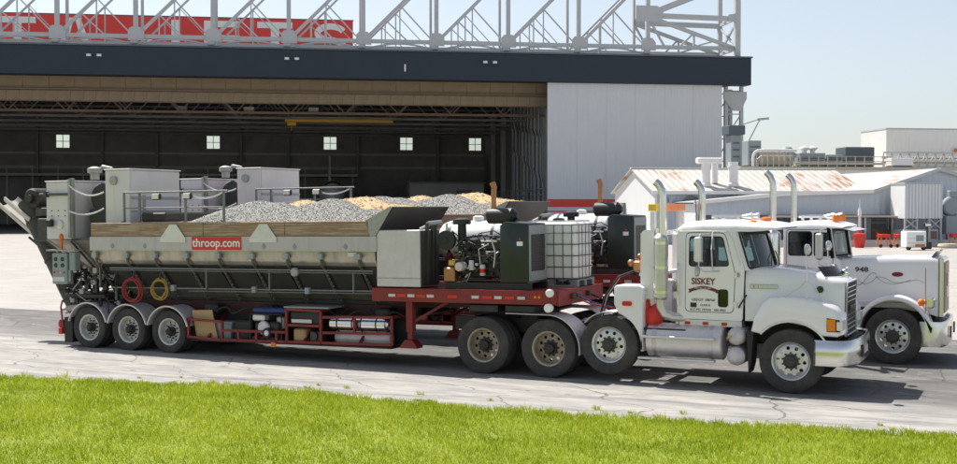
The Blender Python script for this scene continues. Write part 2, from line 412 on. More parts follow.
def road_mat(name, base, dark, worn, line=False, crack=1.0):
    m = bpy.data.materials.new(name); m.use_nodes = True; nt = m.node_tree; n = nt.nodes; l = nt.links; p = n['Principled BSDF']
    g = n.new('ShaderNodeNewGeometry'); P = g.outputs['Position']
    def noise(sc, det=6, ro=.55, v=None, sv=None):
        q = n.new('ShaderNodeTexNoise'); q.inputs['Scale'].default_value = sc; q.inputs['Detail'].default_value = det; q.inputs['Roughness'].default_value = ro
        if sv:
            mp = n.new('ShaderNodeMapping'); mp.inputs['Scale'].default_value = sv; l.new(P, mp.inputs[0]); l.new(mp.outputs[0], q.inputs['Vector'])
        else: l.new(v or P, q.inputs['Vector'])
        return q.outputs['Fac']
    def ramp(f, a, b):
        r_ = n.new('ShaderNodeMapRange'); r_.inputs[1].default_value = a; r_.inputs[2].default_value = b; l.new(f, r_.inputs[0]); return r_.outputs[0]
    def mixc(f, a, b):
        x = n.new('ShaderNodeMix'); x.data_type = 'RGBA'; l.new(f, x.inputs[0])
        for i, c in ((6, a), (7, b)):
            if isinstance(c, tuple): x.inputs[i].default_value = (*c, 1)
            else: l.new(c, x.inputs[i])
        return x.outputs[2]
    def math_(op, a, b):
        x = n.new('ShaderNodeMath'); x.operation = op
        for i, c in ((0, a), (1, b)):
            if isinstance(c, (int, float)): x.inputs[i].default_value = c
            else: l.new(c, x.inputs[i])
        return x.outputs[0]
    c = mixc(ramp(noise(.5, 8, .6), .35, .65), dark, base)
    c = mixc(math_('MULTIPLY', ramp(noise(1.0, 9, .7, sv=(.55, 2.0, 1)), .50, .66), .8), c, worn)
    c = mixc(math_('MULTIPLY', ramp(noise(30, 3, .6), .4, .7), .35), c, tuple(.6*x for x in base))
    if line:   # dusty, worn band along the lawn, its far edge ragged
        sp = n.new('ShaderNodeSeparateXYZ'); l.new(P, sp.inputs[0])
        yy = math_('ADD', sp.outputs[1], math_('MULTIPLY', noise(.7, 6, .6, sv=(.35, 1.2, 1)), 2.6))
        yy = math_('ADD', yy, math_('MULTIPLY', sp.outputs[0], .10))
        band = ramp(yy, 2.6, .6)
        c = mixc(math_('MULTIPLY', band, .85), c, mixc(ramp(noise(1.6, 9, .7, sv=(.5, 1.6, 1)), .38, .62), (.26, .255, .25), (.43, .405, .365)))
    if line:
        c = mixc(math_('MULTIPLY', ramp(noise(.9, 7, .62, sv=(.12, 2.6, 1)), .54, .66), .45), c, (.085, .083, .08))       # dark tyre streaks along the lane
        c = mixc(math_('MULTIPLY', ramp(noise(2.3, 4, .5), .67, .74), .6), c, (.07, .066, .06))                            # oil drips
        c = mixc(math_('MULTIPLY', ramp(noise(3.2, 8, .75, sv=(.6, 1.4, 1)), .60, .70), .55), c, (.50, .465, .41))         # sandy patches
    # cracks
    nv = n.new('ShaderNodeTexNoise'); nv.inputs['Scale'].default_value = 1.4; nv.inputs['Detail'].default_value = 6; l.new(P, nv.inputs['Vector'])
    va = n.new('ShaderNodeVectorMath'); va.operation = 'MULTIPLY_ADD'; va.inputs[1].default_value = (.55, .55, 0); l.new(nv.outputs['Color'], va.inputs[0]); l.new(P, va.inputs[2])
    vm = n.new('ShaderNodeMapping'); vm.inputs['Scale'].default_value = (.42, .75, 1); l.new(va.outputs[0], vm.inputs[0])
    vo = n.new('ShaderNodeTexVoronoi'); vo.voronoi_dimensions = '2D'; vo.feature = 'DISTANCE_TO_EDGE'; vo.inputs['Scale'].default_value = 1.0; l.new(vm.outputs[0], vo.inputs['Vector'])
    wid = math_('MULTIPLY', ramp(noise(.45, 3), .38, .7), .016*crack)
    cr = math_('LESS_THAN', vo.outputs['Distance'], wid)
    c = mixc(math_('MULTIPLY', cr, .62), c, (.075, .068, .055))
    l.new(c, p.inputs['Base Color']); p.inputs['Roughness'].default_value = .88; p.inputs['Specular IOR Level'].default_value = .25
    b = n.new('ShaderNodeBump'); b.inputs['Strength'].default_value = .5; b.inputs['Distance'].default_value = .012
    l.new(math_('SUBTRACT', math_('MULTIPLY', noise(55, 4), .5), math_('MULTIPLY', cr, 1.0)), b.inputs['Height']); l.new(b.outputs[0], p.inputs['Normal'])
    return m
M_ROAD = road_mat('old_asphalt', (.165, .160, .154), (.108, .105, .101), (.25, .242, .228), True)
M_APRON = road_mat('apron_concrete', (.40, .375, .345), (.345, .325, .30), (.44, .415, .385), False, .35)
M_FLOOR_SHADE = road_mat('floor_and_shade', (.13, .128, .124), (.10, .099, .096), (.17, .165, .16), False, .3)
M_SOIL = mat('lawn_soil', (.19, .24, .015), .9, var=.3, scale=5, dirt=.25, dirtcol=(.12, .15, .02), world_co=True)
def grass_mat():
    m = bpy.data.materials.new('grass_blade'); m.use_nodes = True; n = m.node_tree.nodes; l = m.node_tree.links; p = n['Principled BSDF']
    g = n.new('ShaderNodeNewGeometry')
    nz = n.new('ShaderNodeTexNoise'); nz.inputs['Scale'].default_value = .8; nz.inputs['Detail'].default_value = 5; l.new(g.outputs['Position'], nz.inputs['Vector'])
    ad = n.new('ShaderNodeMath'); ad.operation = 'MULTIPLY_ADD'; ad.inputs[1].default_value = .5; l.new(g.outputs['Random Per Island'], ad.inputs[0]); l.new(nz.outputs['Fac'], ad.inputs[2])
    rp = n.new('ShaderNodeValToRGB'); e = rp.color_ramp.elements
    e[0].position = .30; e[0].color = (.165, .245, .010, 1); e[1].position = .98; e[1].color = (.49, .54, .06, 1)
    x = e.new(.68); x.color = (.345, .42, .015, 1)
    l.new(ad.outputs[0], rp.inputs[0]); l.new(rp.outputs[0], p.inputs['Base Color']); p.inputs['Roughness'].default_value = .55
    p.inputs['Specular IOR Level'].default_value = .3
    tr = n.new('ShaderNodeBsdfTranslucent'); l.new(rp.outputs[0], tr.inputs[0])
    mx = n.new('ShaderNodeMixShader'); mx.inputs[0].default_value = .4
    l.new(p.outputs[0], mx.inputs[1]); l.new(tr.outputs[0], mx.inputs[2]); l.new(mx.outputs[0], n['Material Output'].inputs[0]); return m
M_GRASS = grass_mat()
def grain_mat(name, a, b, scale):
    m = bpy.data.materials.new(name); m.use_nodes = True; n = m.node_tree.nodes; l = m.node_tree.links; p = n['Principled BSDF']
    g = n.new('ShaderNodeNewGeometry'); tc = n.new('ShaderNodeTexCoord')
    nz = n.new('ShaderNodeTexNoise'); nz.inputs['Scale'].default_value = scale; nz.inputs['Detail'].default_value = 8; nz.inputs['Roughness'].default_value = .7; l.new(tc.outputs['Object'], nz.inputs['Vector'])
    ad = n.new('ShaderNodeMath'); ad.operation = 'MULTIPLY_ADD'; ad.inputs[1].default_value = .7; l.new(g.outputs['Random Per Island'], ad.inputs[0]); l.new(nz.outputs['Fac'], ad.inputs[2])
    mr = n.new('ShaderNodeMapRange'); mr.inputs[1].default_value = .3; mr.inputs[2].default_value = 1.25; l.new(ad.outputs[0], mr.inputs[0])
    mx = n.new('ShaderNodeMix'); mx.data_type = 'RGBA'; mx.inputs[6].default_value = (*a, 1); mx.inputs[7].default_value = (*b, 1)
    l.new(mr.outputs[0], mx.inputs[0]); l.new(mx.outputs[2], p.inputs['Base Color']); p.inputs['Roughness'].default_value = .9
    bp = n.new('ShaderNodeBump'); bp.inputs['Strength'].default_value = .8; bp.inputs['Distance'].default_value = .03; l.new(nz.outputs['Fac'], bp.inputs['Height']); l.new(bp.outputs[0], p.inputs['Normal'])
    return m
M_GRAVEL = grain_mat('gravel', (.25, .243, .23), (.44, .43, .405), 60); M_SAND = grain_mat('sand', (.40, .285, .155), (.53, .39, .215), 18)
M = MATS
# ------------------------------------------------------------------ ground, road, lawn
def gz(y): # the far lane lies a little higher than the near one
    t = min(max((y-2.55)/.9, 0), 1); return .12*t*t*(3-2*t)
YS = [-9, -3, 2.55, 2.7, 2.85, 3.0, 3.15, 3.3, 3.45, 4.5, 9, 40, 160, 900, 3000]
def sheet(name, m, left, right, z, ys):
    b = MB(); vs = []; fs = []
    for y in ys: vs += [(left(y), y, gz(y)+z), (right(y), y, gz(y)+z)]
    for i in range(len(ys)-1): fs.append((2*i, 2*i+1, 2*i+3, 2*i+2))
    b.add(vs, fs); return b.done(name, m)
struct(sheet('apron', M_APRON, lambda y: -2500, lambda y: 2500, -.004, [-2500, -400, -60]+YS))
ys = [-9, -3, 2.55, 2.7, 2.85, 3.0, 3.15, 3.3, 3.45, 4.5]
b = MB(); vs = []; fs = []
xs = [-200, -60, -30, -18.5, -16, -5, 8, 30, 60, 200]
ye = [5.6, 5.7, 5.8, 5.81, 5.82, 7.0, 8.82, 10.5, 11, 11]
for i, x in enumerate(xs):
    for y in ys+[ye[i]]: vs.append((x, y, gz(y)+.001))
k = len(ys)+1
for i in range(len(xs)-1):
    for j in range(k-1): fs.append((i*k+j, (i+1)*k+j, (i+1)*k+j+1, i*k+j+1))
b.add(vs, fs); struct(b.done('road', M_ROAD))
EDX = [-60, -14, -7.6, -5.6, -4.3, -2.8, -.5, 1.7, 5.1, 8.5, 14, 60]; EDY = [-4.6, -4.5, -4.35, -4.0, -3.62, -3.35, -3.55, -3.62, -3.44, -2.85, -2.6, -2.6]
def edge(x): return float(np.interp(x, EDX, EDY)) + .05*math.sin(x*3.1)+.035*math.sin(x*7.7+1)+.02*math.sin(x*17)
b = MB(); n = 400; vs = []; fs = []
for i in range(n+1):
    x = -60+120*i/n
    vs += [(x, edge(x)-.02, .004), (x, edge(x)-.25, .03), (x, -9, .035), (x, -90, .035)]
for i in range(n):
    for j in range(3): fs.append((4*i+j, 4*i+j+1, 4*i+j+5, 4*i+j+4))
b.add(vs, fs); struct(b.done('lawn', M_SOIL))
def blades(N, x0, x1, y0, y1, hmin, hmax, w):
    x = rng.uniform(x0, x1, N); y = rng.uniform(y0, y1, N)
    e = np.interp(x, EDX, EDY)+.05*np.sin(x*3.1)+.035*np.sin(x*7.7+1)+.02*np.sin(x*17)+rng.normal(0, .045, N)
    k = y < e; x = x[k]; y = y[k]; N = len(x)
    clump = .85+.16*np.sin(x*2.3+1.7*np.sin(y*1.9))*np.sin(y*2.9+x*.7)+.12*np.sin(x*9)*np.sin(y*8)
    h = rng.uniform(hmin, hmax, N)*clump; a = rng.uniform(0, 2*PI, N); ln = rng.uniform(.1, .75, N)*h; la = rng.uniform(0, 2*PI, N)
    ww = w*rng.uniform(.6, 1.3, N)
    dx = np.cos(a)*ww; dy = np.sin(a)*ww; lx = np.cos(la)*ln; ly = np.sin(la)*ln
    z0 = np.full(N, .01); V = np.empty((N, 5, 3))
    V[:, 0] = np.c_[x-dx, y-dy, z0]; V[:, 1] = np.c_[x+dx, y+dy, z0]
    V[:, 2] = np.c_[x-dx*.7+lx*.35, y-dy*.7+ly*.35, z0+h*.6]; V[:, 3] = np.c_[x+dx*.7+lx*.35, y+dy*.7+ly*.35, z0+h*.6]
    V[:, 4] = np.c_[x+lx, y+ly, z0+h]
    idx = np.arange(N)*5
    quads = np.c_[idx, idx+1, idx+3, idx+2]; tris = np.c_[idx+2, idx+3, idx+4]
    return V.reshape(-1, 3), quads, tris
A = [blades(260000, -12, 12, -10.5, -2.4, .05, .125, .006), blades(26000, -12, 12, -4.6, -2.3, .05, .13, .005)]
def tufts(pts, n_, h0, h1):
    keep = []
    for (tx, ty, k) in pts:
        N = n_; x = rng.normal(tx, .05*k, N); y = rng.normal(ty, .04*k, N); h = rng.uniform(h0, h1, N)*k; a = rng.uniform(0, 2*PI, N); ww = .004*rng.uniform(.6, 1.3, N)
        dx, dy = np.cos(a)*ww, np.sin(a)*ww; la = np.arctan2(y-ty, x-tx)+rng.normal(0, .5, N); ln = h*rng.uniform(.3, .9, N); lx, ly = np.cos(la)*ln, np.sin(la)*ln
        V = np.empty((N, 5, 3)); z = np.full(N, .003)
        V[:, 0] = np.c_[x-dx, y-dy, z]; V[:, 1] = np.c_[x+dx, y+dy, z]; V[:, 2] = np.c_[x-dx*.7+lx*.35, y-dy*.7+ly*.35, z+h*.6]; V[:, 3] = np.c_[x+dx*.7+lx*.35, y+dy*.7+ly*.35, z+h*.6]; V[:, 4] = np.c_[x+lx, y+ly, z+h]
        keep.append(V.reshape(-1, 3))
    V = np.concatenate(keep); idx = np.arange(len(V)//5)*5
    return V, np.c_[idx, idx+1, idx+3, idx+2], np.c_[idx+2, idx+3, idx+4]
tp_ = []
for i in range(150):
    x = rng.uniform(-11, 11); tp_.append((x, edge(x)+rng.normal(.05, .10), rng.uniform(.4, 1.05)))
for i in range(60):
    x = rng.uniform(-9, 10); tp_.append((x, edge(x)+abs(rng.normal(.25, .35)), rng.uniform(.25, .7)))
for i in range(120):
    x = rng.uniform(-11, 11); tp_.append((x, rng.uniform(-10, -3.6), rng.uniform(.8, 1.4)))
A.append(tufts(tp_, 46, .05, .13))
off = 0; VV = []; loops = []; starts = []; tot = []; c = 0
for V, q, t in A:
    VV.append(V); loops += [(q+off).ravel(), (t+off).ravel()]
    starts += [np.arange(len(q))*4+c, np.arange(len(t))*3+c+4*len(q)]; tot += [np.full(len(q), 4), np.full(len(t), 3)]
    c += 4*len(q)+3*len(t); off += len(V)
VV = np.concatenate(VV); loops = np.concatenate(loops); starts = np.concatenate(starts)
me = bpy.data.meshes.new('grass'); me.vertices.add(len(VV)); me.vertices.foreach_set('co', VV.ravel().astype(np.float32))
me.loops.add(len(loops)); me.loops.foreach_set('vertex_index', loops.astype(np.int32))
me.polygons.add(len(starts)); me.polygons.foreach_set('loop_start', starts.astype(np.int32))
me.update(calc_edges=True); me.validate(); me.materials.append(M_GRASS)
go = bpy.data.objects.new('grass', me); COL.objects.link(go)
tag(go, 'bright green grass blades of the lawn in the foreground', 'grass', kind='stuff')

# ------------------------------------------------------------------ the airfield site: x along the hangar front, y into the hangar
HA = R(33.8); SO = Vector((-97.83, 86.59, gz(90)))
HX = Vector((math.cos(HA), math.sin(HA), 0)); HY = Vector((-math.sin(HA), math.cos(HA), 0))
def site(x, y, z=0): return SO+HX*x+HY*y+Vector((0, 0, z))
def sthing(name, x, y, label, cat, group=None, z=0, rot=0):
    o = empty(name, site(x, y, z), (0, 0, HA+rot)); return tag(o, label, cat, group)
def bx(*a, **k): return MB().box(*a, **k)

# hangar ---------------------------------------------------------
hg = sthing('hangar', 0, 0, 'huge open aircraft hangar with navy header beam and white roof trusses', 'hangar')
XL, XR, DEP = -70.0, 84.1, 62.0
bx(XL, 87.75, -.5, 1.6, 18.6, 22.05, b=.05).done('header_beam', M['navy'], hg)
bx(XL, 87.9, -.62, 1.75, 22.06, 22.26).done('header_flashing', M['hvac_dark'], hg)
for lx in (5.4, 6.6, 28.6, 29.8, 53.0, 54.2):
    f = MB().box(lx-.3, lx+.3, -.75, -.503, 20.75, 21.1, b=.03).done('flood_lamp', M['hvac'], hg)
    MB().box(lx-.24, lx+.24, -.78, -.753, 20.79, 21.02).done('lens', M['lamp_clear'], f)
lettering('numeral', '1', 1.25, (43.0, -.515, 20.0), M['text_white'], hg, bold=.02)
# white sliding door: leaves side by side, red stripe
for i, (a, c) in enumerate(((61.1, 68.75), (68.77, 76.4), (76.42, 84.1))):
    d = bx(a, c, .25+.02*i, .55+.02*i, .05, 18.58).done('door_leaf', M['clad_door'], hg)
    bx(a+.01, c-.01, .235+.02*i, .248+.02*i, 2.9, 3.9).done('stripe', M['sign_red'], d)
    bx(a+.01, c-.01, .235+.02*i, .248+.02*i, 2.25, 2.42).done('stripe', M['sign_red'], d)
for i in range(3):
    x = 64.9+i*7.65
    if abs(x-68.76) > .3 and abs(x-76.4) > .3: bx(x-.02, x+.02, .222+.02*int((x-61.1)/7.65), .234+.02*int((x-61.1)/7.65), 4.1, 18.5).done('seam_strip', M['clad_door'], hg)
for x in (14.5, 23.0, 31.3): bx(x, x+1.3, 9.5, 10.3, 15.25, 15.85, b=.03).done('unit_heater', M['inside_light'], hg)
# shell
bx(XL, XL+.4, 1.8, DEP, 0, 18.6).done('wall', M['inside'], hg)
bx(XR+.1, XR+.5, 1.8, DEP, 0, 18.6).done('wall', M['inside'], hg)
bx(XL, 87.7, 1.8, DEP+.6, 19.3, 19.9).done('roof', M['inside'], hg)
wz0, wz1 = 12.8, 15.05; wx = (-9.2, 15.6, 35.5, 48.8, 61.0); hw = 1.12
mb = MB(); e = XL
for w in wx: mb.box(e, w-hw, DEP, DEP+.4, wz0, wz1); e = w+hw
mb.box(e, XR+.5, DEP, DEP+.4, wz0, wz1); mb.box(XL, XR+.5, DEP, DEP+.4, 0, wz0); mb.box(XL, XR+.5, DEP, DEP+.4, wz1, 19.3)
mb.done('wall', M['inside'], hg)
for w in wx:
    fr = MB()
    for dx in (-hw, 0, hw): fr.box(w+dx-.05, w+dx+.05, DEP-.06, DEP+.1, wz0+.06, wz1-.06)
    for z in (wz0, (wz0+wz1)/2, wz1): fr.box(w-hw-.05, w+hw+.05, DEP-.07, DEP+.11, z-.05, z+.05)
    f = fr.done('window', M['inside_light'], hg)
    bx(w-hw, w+hw, DEP+.15, DEP+.17, wz0, wz1).done('pane', M['pane_glass'], f)
# tan door-head panels behind the header: two rows, each panel a piece
src = None; x = XL+.5; i = 0
row1 = MB().box(0, 3.0, 3.9, 4.1, 17.35, 18.95, b=.012).done('head_panel', M['tan_panel'], hg)
row1.location = (XL+.5, 0, 0); x = XL+.5+3.02
while x < 80: again('head_panel', row1, hg, (x, random.uniform(-.02, .02), 0)); x += 3.02
row2 = MB().box(0, 1.485, 3.9, 4.1, 15.9, 17.12, b=.012).done('head_panel', M['tan_panel'], hg)
row2.location = (XL+.5, 0, 0); x = XL+.5+1.5
while x < 82: again('head_panel', row2, hg, (x, random.uniform(-.015, .015), 0)); x += 1.5
bx(XL+.45, XR, 4.15, 4.4, 15.8, 19.2).done('head_wall', M['inside_rust'], hg)
bx(XL+.45, XR, 3.4, 4.12, 17.16, 17.32).done('door_track', M['inside_rust'], hg)
# roof framing inside
for yy in (9, 18, 28, 38, 48, 57):
    t = MB(); t.box(XL+.5, XR, yy-.15, yy+.15, 14.9, 15.2); t.box(XL+.5, XR, yy-.15, yy+.15, 18.6, 18.9)
    x = XL+1
    while x < XR-4:
        t.bar((x, yy, 15.05), (x+3.5, yy, 18.7), .14, .14); t.bar((x+3.5, yy, 18.7), (x+7, yy, 15.05), .14, .14); x += 7
    t.done('roof_truss', M['inside_rust'] if yy < 12 else M['inside'], hg)
for x in (-60, -50, -40, -31, -22, -13.5, -3, 6, 20, 28, 40, 54, 67, 75):
    bx(x, x+.5, DEP-.7, DEP-.15, 0, 18.6).done('column', M['inside'], hg)
for z in (4.2, 9.5, 11.8, 16.2): bx(XL+.5, XR, DEP-.14, DEP-.02, z, z+.35).done('wall_girt', M['inside_light'] if z > 9 else M['inside'], hg)
t = MB(); t.box(XL+.5, 40, DEP-6, DEP-.8, 8.0, 8.4); t.box(XL+.5, 40, DEP-6.05, DEP-5.95, 9.2, 9.3)
for x in range(-33, 41, 4): t.box(x, x+.15, DEP-6.05, DEP-5.9, 8.4, 9.2); t.box(x, x+.2, DEP-6, DEP-5.8, 0, 8.0)
t.done('mezzanine', M['inside_light'], hg)
XP = 62.7   # partition behind the closed door leaves, hung with columns and pipework
bx(XP, XP+.3, 4.5, DEP-.02, 0, 18.6).done('partition_wall', M['inside'], hg)
for i, y in enumerate((5, 9, 13, 17, 22, 30, 40, 50)):
    bx(XP-.75, XP-.02, y, y+.7, 0, 18.6, b=.04).done('column', M['inside_light'], hg)
for i in range(9):
    y = 6+i*2.6; pts = [(XP-1.0, y, 0), (XP-1.0, y, 6+i*.6), (XP-1.0, y+1.2, 7+i*.6), (XP-1.0, y+1.2, 12+.3*i), (XP-1.0, y+2.6, 13+.3*i), (XP-1.0, y+2.6, 18)]
    MB().path(pts, .13+.05*(i % 3), 8).done('service_pipe', M['inside_light'] if i % 2 else M['hvac'], hg)
for z in (4.5, 5.3): MB().bar((XP-1.3, 4, z), (XP-1.3, 58, z), .1, .12).done('gallery_rail', M['inside_light'], hg)
for y in range(4, 58, 3): MB().bar((XP-1.3, y, 3.6), (XP-1.3, y, 5.3), .08, .08).done('gallery_post', M['inside_light'], hg)
# front roof truss + rear truss
BAY = 9.08; X0 = 1.6
def truss(yp, mt, k0, k1, w, top=32.6):
    zb = 23.35
    for k in range(k0, k1):
        x = X0+BAY*k
        bx(x-.40*w, x+.40*w, yp-.25, yp+.25, 22.3, top).done('truss_post', mt, hg)
        if k < k1-1:
            MB().bar((x, yp, zb), (x+BAY, yp, zb+BAY), .36*w, .62*w).done('truss_diagonal', mt, hg)
            t = MB()
            for f_, g_ in ((.30, .62), (.5, .97)):
                t.bar((x+BAY*f_, yp, zb+BAY*f_), (x+BAY*g_, yp, zb), .16, .24*w); t.bar((x+BAY*f_, yp, zb+BAY*f_), (x+BAY*f_, yp, 22.3 if f_ < .4 else zb), .16, .2*w)
            t.done('truss_bracing', mt, hg)
            arc = [(x+BAY*i/10, yp-.2, 22.35+.75*math.sin(PI*i/10)) for i in range(11)]
            MB().path(arc, .11, 6).done('truss_strap', mt, hg)
        if w > .6:
            MB().prism([(x-.9, 22.9), (x+1.0, 22.9), (x+1.0, 23.9), (x+.55, 24.5), (x-.55, 24.5), (x-.9, 24.1)], yp-.30, yp-.26).done('gusset', mt, hg)
            MB().ball((x-.2, yp-.2, 22.65), .38, 10, 6, (1.4, 1, .8)).done('truss_bearing', M['truss_pale'], hg)
    bx(X0+BAY*k0, 86.2, yp-.2, yp+.2, zb-.2, zb+.28).done('truss_chord', mt, hg)
    bx(X0+BAY*k0, 86.2, yp-.2, yp+.2, top-.4, top).done('truss_chord', mt, hg)
truss(.6, M['truss'], -8, 9, .66); truss(7.0, M["truss_pale"], -8, 9, .40)
# braced end frame at the right
t = MB()
for yp in (.6, 7.0):
    t.bar((74.2, yp, 27.4), (86.3, yp, 27.2), .5, .62); t.bar((74.2, yp, 27.6), (86.3, yp, 32.4), .4, .5); t.bar((74.2, yp, 27.3), (86.2, yp, 23.3), .4, .45)
    t.bar((78.4, yp, 23.4), (80.4, yp, 25.3), .25, .25); t.bar((80.4, yp, 25.3), (80.4, yp, 23.4), .25, .25)
    t.bar((74.4, yp, 27.0), (76.5, yp, 23.4), .25, .25); t.bar((80.0, yp, 23.4), (83.5, yp, 24.4), .2, .2)
for z in (23.4, 27.3, 32.2): t.bar((86.2, .6, z), (86.2, 7.0, z), .35, .35)
t.bar((86.2, .6, 23.5), (86.2, 7, 27), .25, .25); t.bar((86.2, 7, 23.5), (86.2, .6, 27), .25, .25)
t.done('end_frame', M['truss'], hg)
bx(85.85, 86.55, .2, .9, 22.27, 33).done('end_post', M['truss'], hg); bx(85.9, 86.45, 6.7, 7.3, 22.27, 33).done('end_post', M['truss'], hg)
MB().prism([(72.6, 26.6), (75.6, 26.6), (76.2, 27.0), (76.2, 28.0), (75.4, 28.6), (72.6, 28.6)], .25, .29).done('gusset', M['truss'], hg)
MB().prism([(84.9, 26.8), (86.5, 26.8), (86.5, 28.0), (84.9, 27.7)], .25, .29).done('gusset', M['truss'], hg)
# lattice tower carrying the end of the beam
t = MB()
for x, y in ((85.1, 1.6), (87.2, 1.6), (85.1, 5.6), (87.2, 5.6)): t.box(x-.22, x+.22, y-.22, y+.22, 0, 18.59)
for z in range(0, 18, 3):
    for y in (1.6, 5.6):
        t.bar((85.1, y, z), (87.2, y, z+3), .14, .14); t.bar((85.1, y, z+3), (87.2, y, z+3), .14, .14)
t.prism([(84.6, 17.9), (87.8, 17.9), (87.8, 17.0), (87.0, 15.4), (86.0, 15.4), (84.6, 17.0)], 1.2, 1.3)
t.bar((87.2, 1.6, 13.6), (89.8, 1.6, 14.4), .12, .12); t.bar((89.8, 1.6, 14.4), (88.2, 1.6, 11.4), .12, .12); t.bar((89.5, 1.6, 14.35), (91.0, 1.6, 14.5), .2, .3)
t.done('end_tower', M['truss'], hg)

b = MB(); b.box(XL, 87.7, -12.2, DEP-.02, -.05, .006); f = b.done('floor_and_shade', M_FLOOR_SHADE); f.location = SO; f.rotation_euler = (0, 0, HA); struct(f)  # sheet runs onto the apron; the hangar's cast shade is put in its colour
# red roof sign with white block letters ------------------------------------
sg = sthing('roof_sign', 0, 10, 'long red roof sign with white block capital letters behind the trusses', 'sign', z=19.92)
bx(-32, 37.1, 0, .35, 2.0, 7.35).done('sign_board', M['sign_red'], sg)
bx(-32.1, 37.2, -.05, .4, 7.36, 7.46).done('sign_cap', M['hvac_dark'], sg)
for x in range(-30, 38, 8):
    MB().box(x-.15, x+.15, .36, .7, 0, 7.2).bar((x, .6, 7.0), (x, 5.0, .1), .2, .2).done('sign_strut', M['truss_pale'], sg)
def letter(ch, cx, w, z0, z1, t=1.05, ty=.80):
    m = MB(); a, c = cx-w/2, cx+w/2; f0, f1 = -.07, -.003
    if ch == 'T': m.box(a, c, f0, f1, z1-ty, z1); m.box(cx-t/2, cx+t/2, f0, f1, z0, z1-ty)
    if ch == 'E':
        m.box(a, a+t, f0, f1, z0, z1)
        for z in (z0, (z0+z1-ty)/2, z1-ty): m.box(a+t, c, f0, f1, z, z+ty)
    if ch == 'J':
        m.box(c-t, c, f0, f1, z0+.8, z1); m.prism([(a, z0+1.9), (a+t, z0+1.9), (a+t, z0+1.3), (a+t+.4, z0+ty), (c-t, z0+ty), (c, z0+.9), (c-.7, z0), (a+.7, z0), (a, z0+.9)], f0, f1)
    if ch == 'A':
        h = z1-z0
        for s in (-1, 1): m.prism([(cx+s*w/2, z0), (cx+s*(w/2-t), z0), (cx+s*.05-s*.0, z1-.0), (cx+s*.75, z1)], f0, f1)
        m.box(cx-w*.24, cx+w*.24, f0, f1, z0+h*.22, z0+h*.22+ty*.8)
    if ch == 'S':
        pts = []; h = (z1-z0-ty)/2; rx = w/2-t/2
        P = [(cx+rx*math.cos(u), z1-ty/2-h/2+h/2*math.sin(u)) for u in [R(20+i*12) for i in range(21)]]
        Q = [(cx+rx*math.cos(u), z0+ty/2+h/2+h/2*math.sin(u)) for u in [R(90-i*12) for i in range(22)]]
        pl = P+Q[1:]
        rg = []
        for i, (u, z) in enumerate(pl):
            a_, c_ = pl[max(i-1, 0)], pl[min(i+1, len(pl)-1)]; d = Vector((c_[0]-a_[0], c_[1]-a_[1])).normalized(); nx_, nz_ = -d.y*ty/2, d.x*ty/2
            rg.append([(u+nx_, f0, z+nz_), (u-nx_, f0, z-nz_), (u-nx_, f1, z-nz_), (u+nx_, f1, z+nz_)])
        m.loft(rg)
    o = m.done('letter', M['text_white'], sg); return o
for ch, cx in (('T', -5.0), ('A', 1.95), ('J', 12.7), ('E', 20.25), ('T', 27.0), ('S', 34.2)): letter(ch, cx, 4.5, 2.5, 6.95)

# parked airliner nose inside
ap = sthing('airliner', 35.3, 38, 'grey airliner parked nose-out deep inside the dark hangar', 'aircraft')
prof = [(0, -.3), (.5, -.1), (1.0, .45), (1.45, 1.3), (1.8, 2.4), (1.95, 4.0), (1.95, 13), (1.7, 16), (1.0, 19), (.25, 21)]
MB().lathe(prof, 28, (0, 0, 5.0), 'y').done('fuselage', M['aircraft'], ap)
MB().ring([(1.62, 1.75), (1.86, 2.5), (1.90, 2.5), (1.66, 1.7)], 16, (0, 0, 5.0), 'y', R(48), R(132)).done('cockpit_window', M['black_gloss'], ap)
for s in (-1, 1):
    MB().prism([(s*1.6, 7.5), (s*13, 13.0), (s*13, 14.4), (s*1.6, 11.8)], 4.0, 4.25, 'z').done('wing', M['aircraft'], ap)
    MB().lathe([(.5, 6.2), (.75, 6.6), (.75, 8.8), (.4, 9.6)], 18, (s*4.8, 0, 3.1), 'y').done('engine', M['aircraft'], ap)
    MB().tube((s*2.3, 10.5, .5), (s*2.0, 10.5, 4.1), .13).lathe([(.5, -.2), (.5, .2)], 16, (s*2.3, 10.5, .5), 'x').done('main_gear', M['iron'], ap)
MB().tube((0, 3.2, .38), (0, 3.2, 3.3), .1).lathe([(.38, -.15), (.38, .15)], 16, (0, 3.2, .38), 'x').done('nose_gear', M['iron'], ap)
MB().prism([(16.5, 6.4), (19.5, 11.5), (21.2, 11.5), (20.5, 6.0)], -.12, .12, 'x').done('tail_fin', M['aircraft'], ap)
cr = sthing('bridge_crane', 0, 0, 'yellow overhead bridge crane under the hangar roof', 'crane', z=0)
cr.location = site(28.1, 25, 14.0)
bx(0, 15.4, -.3, .3, 1.0, 1.75, b=.03).done('girder', M['yellow'], cr)
MB().box(.3, 1.6, -.6, .6, .45, .99, b=.05).tube((.9, 0, -.3), (.9, 0, .55), .05).done('hoist', M['yellow'], cr)
MB().ball((.9, 0, -.5), .25, 10, 6).done('hook', M['iron'], cr)
bx(.4, .8, -.5, .5, 1.76, 1.95).box(14.6, 15.0, -.5, .5, 1.76, 1.95).done('end_truck', M['iron'], cr)
for x in (.6, 14.8): bx(x-.1, x+.1, -.1, .1, 1.96, 5.3).done('hanger_rod', M['iron'], cr)
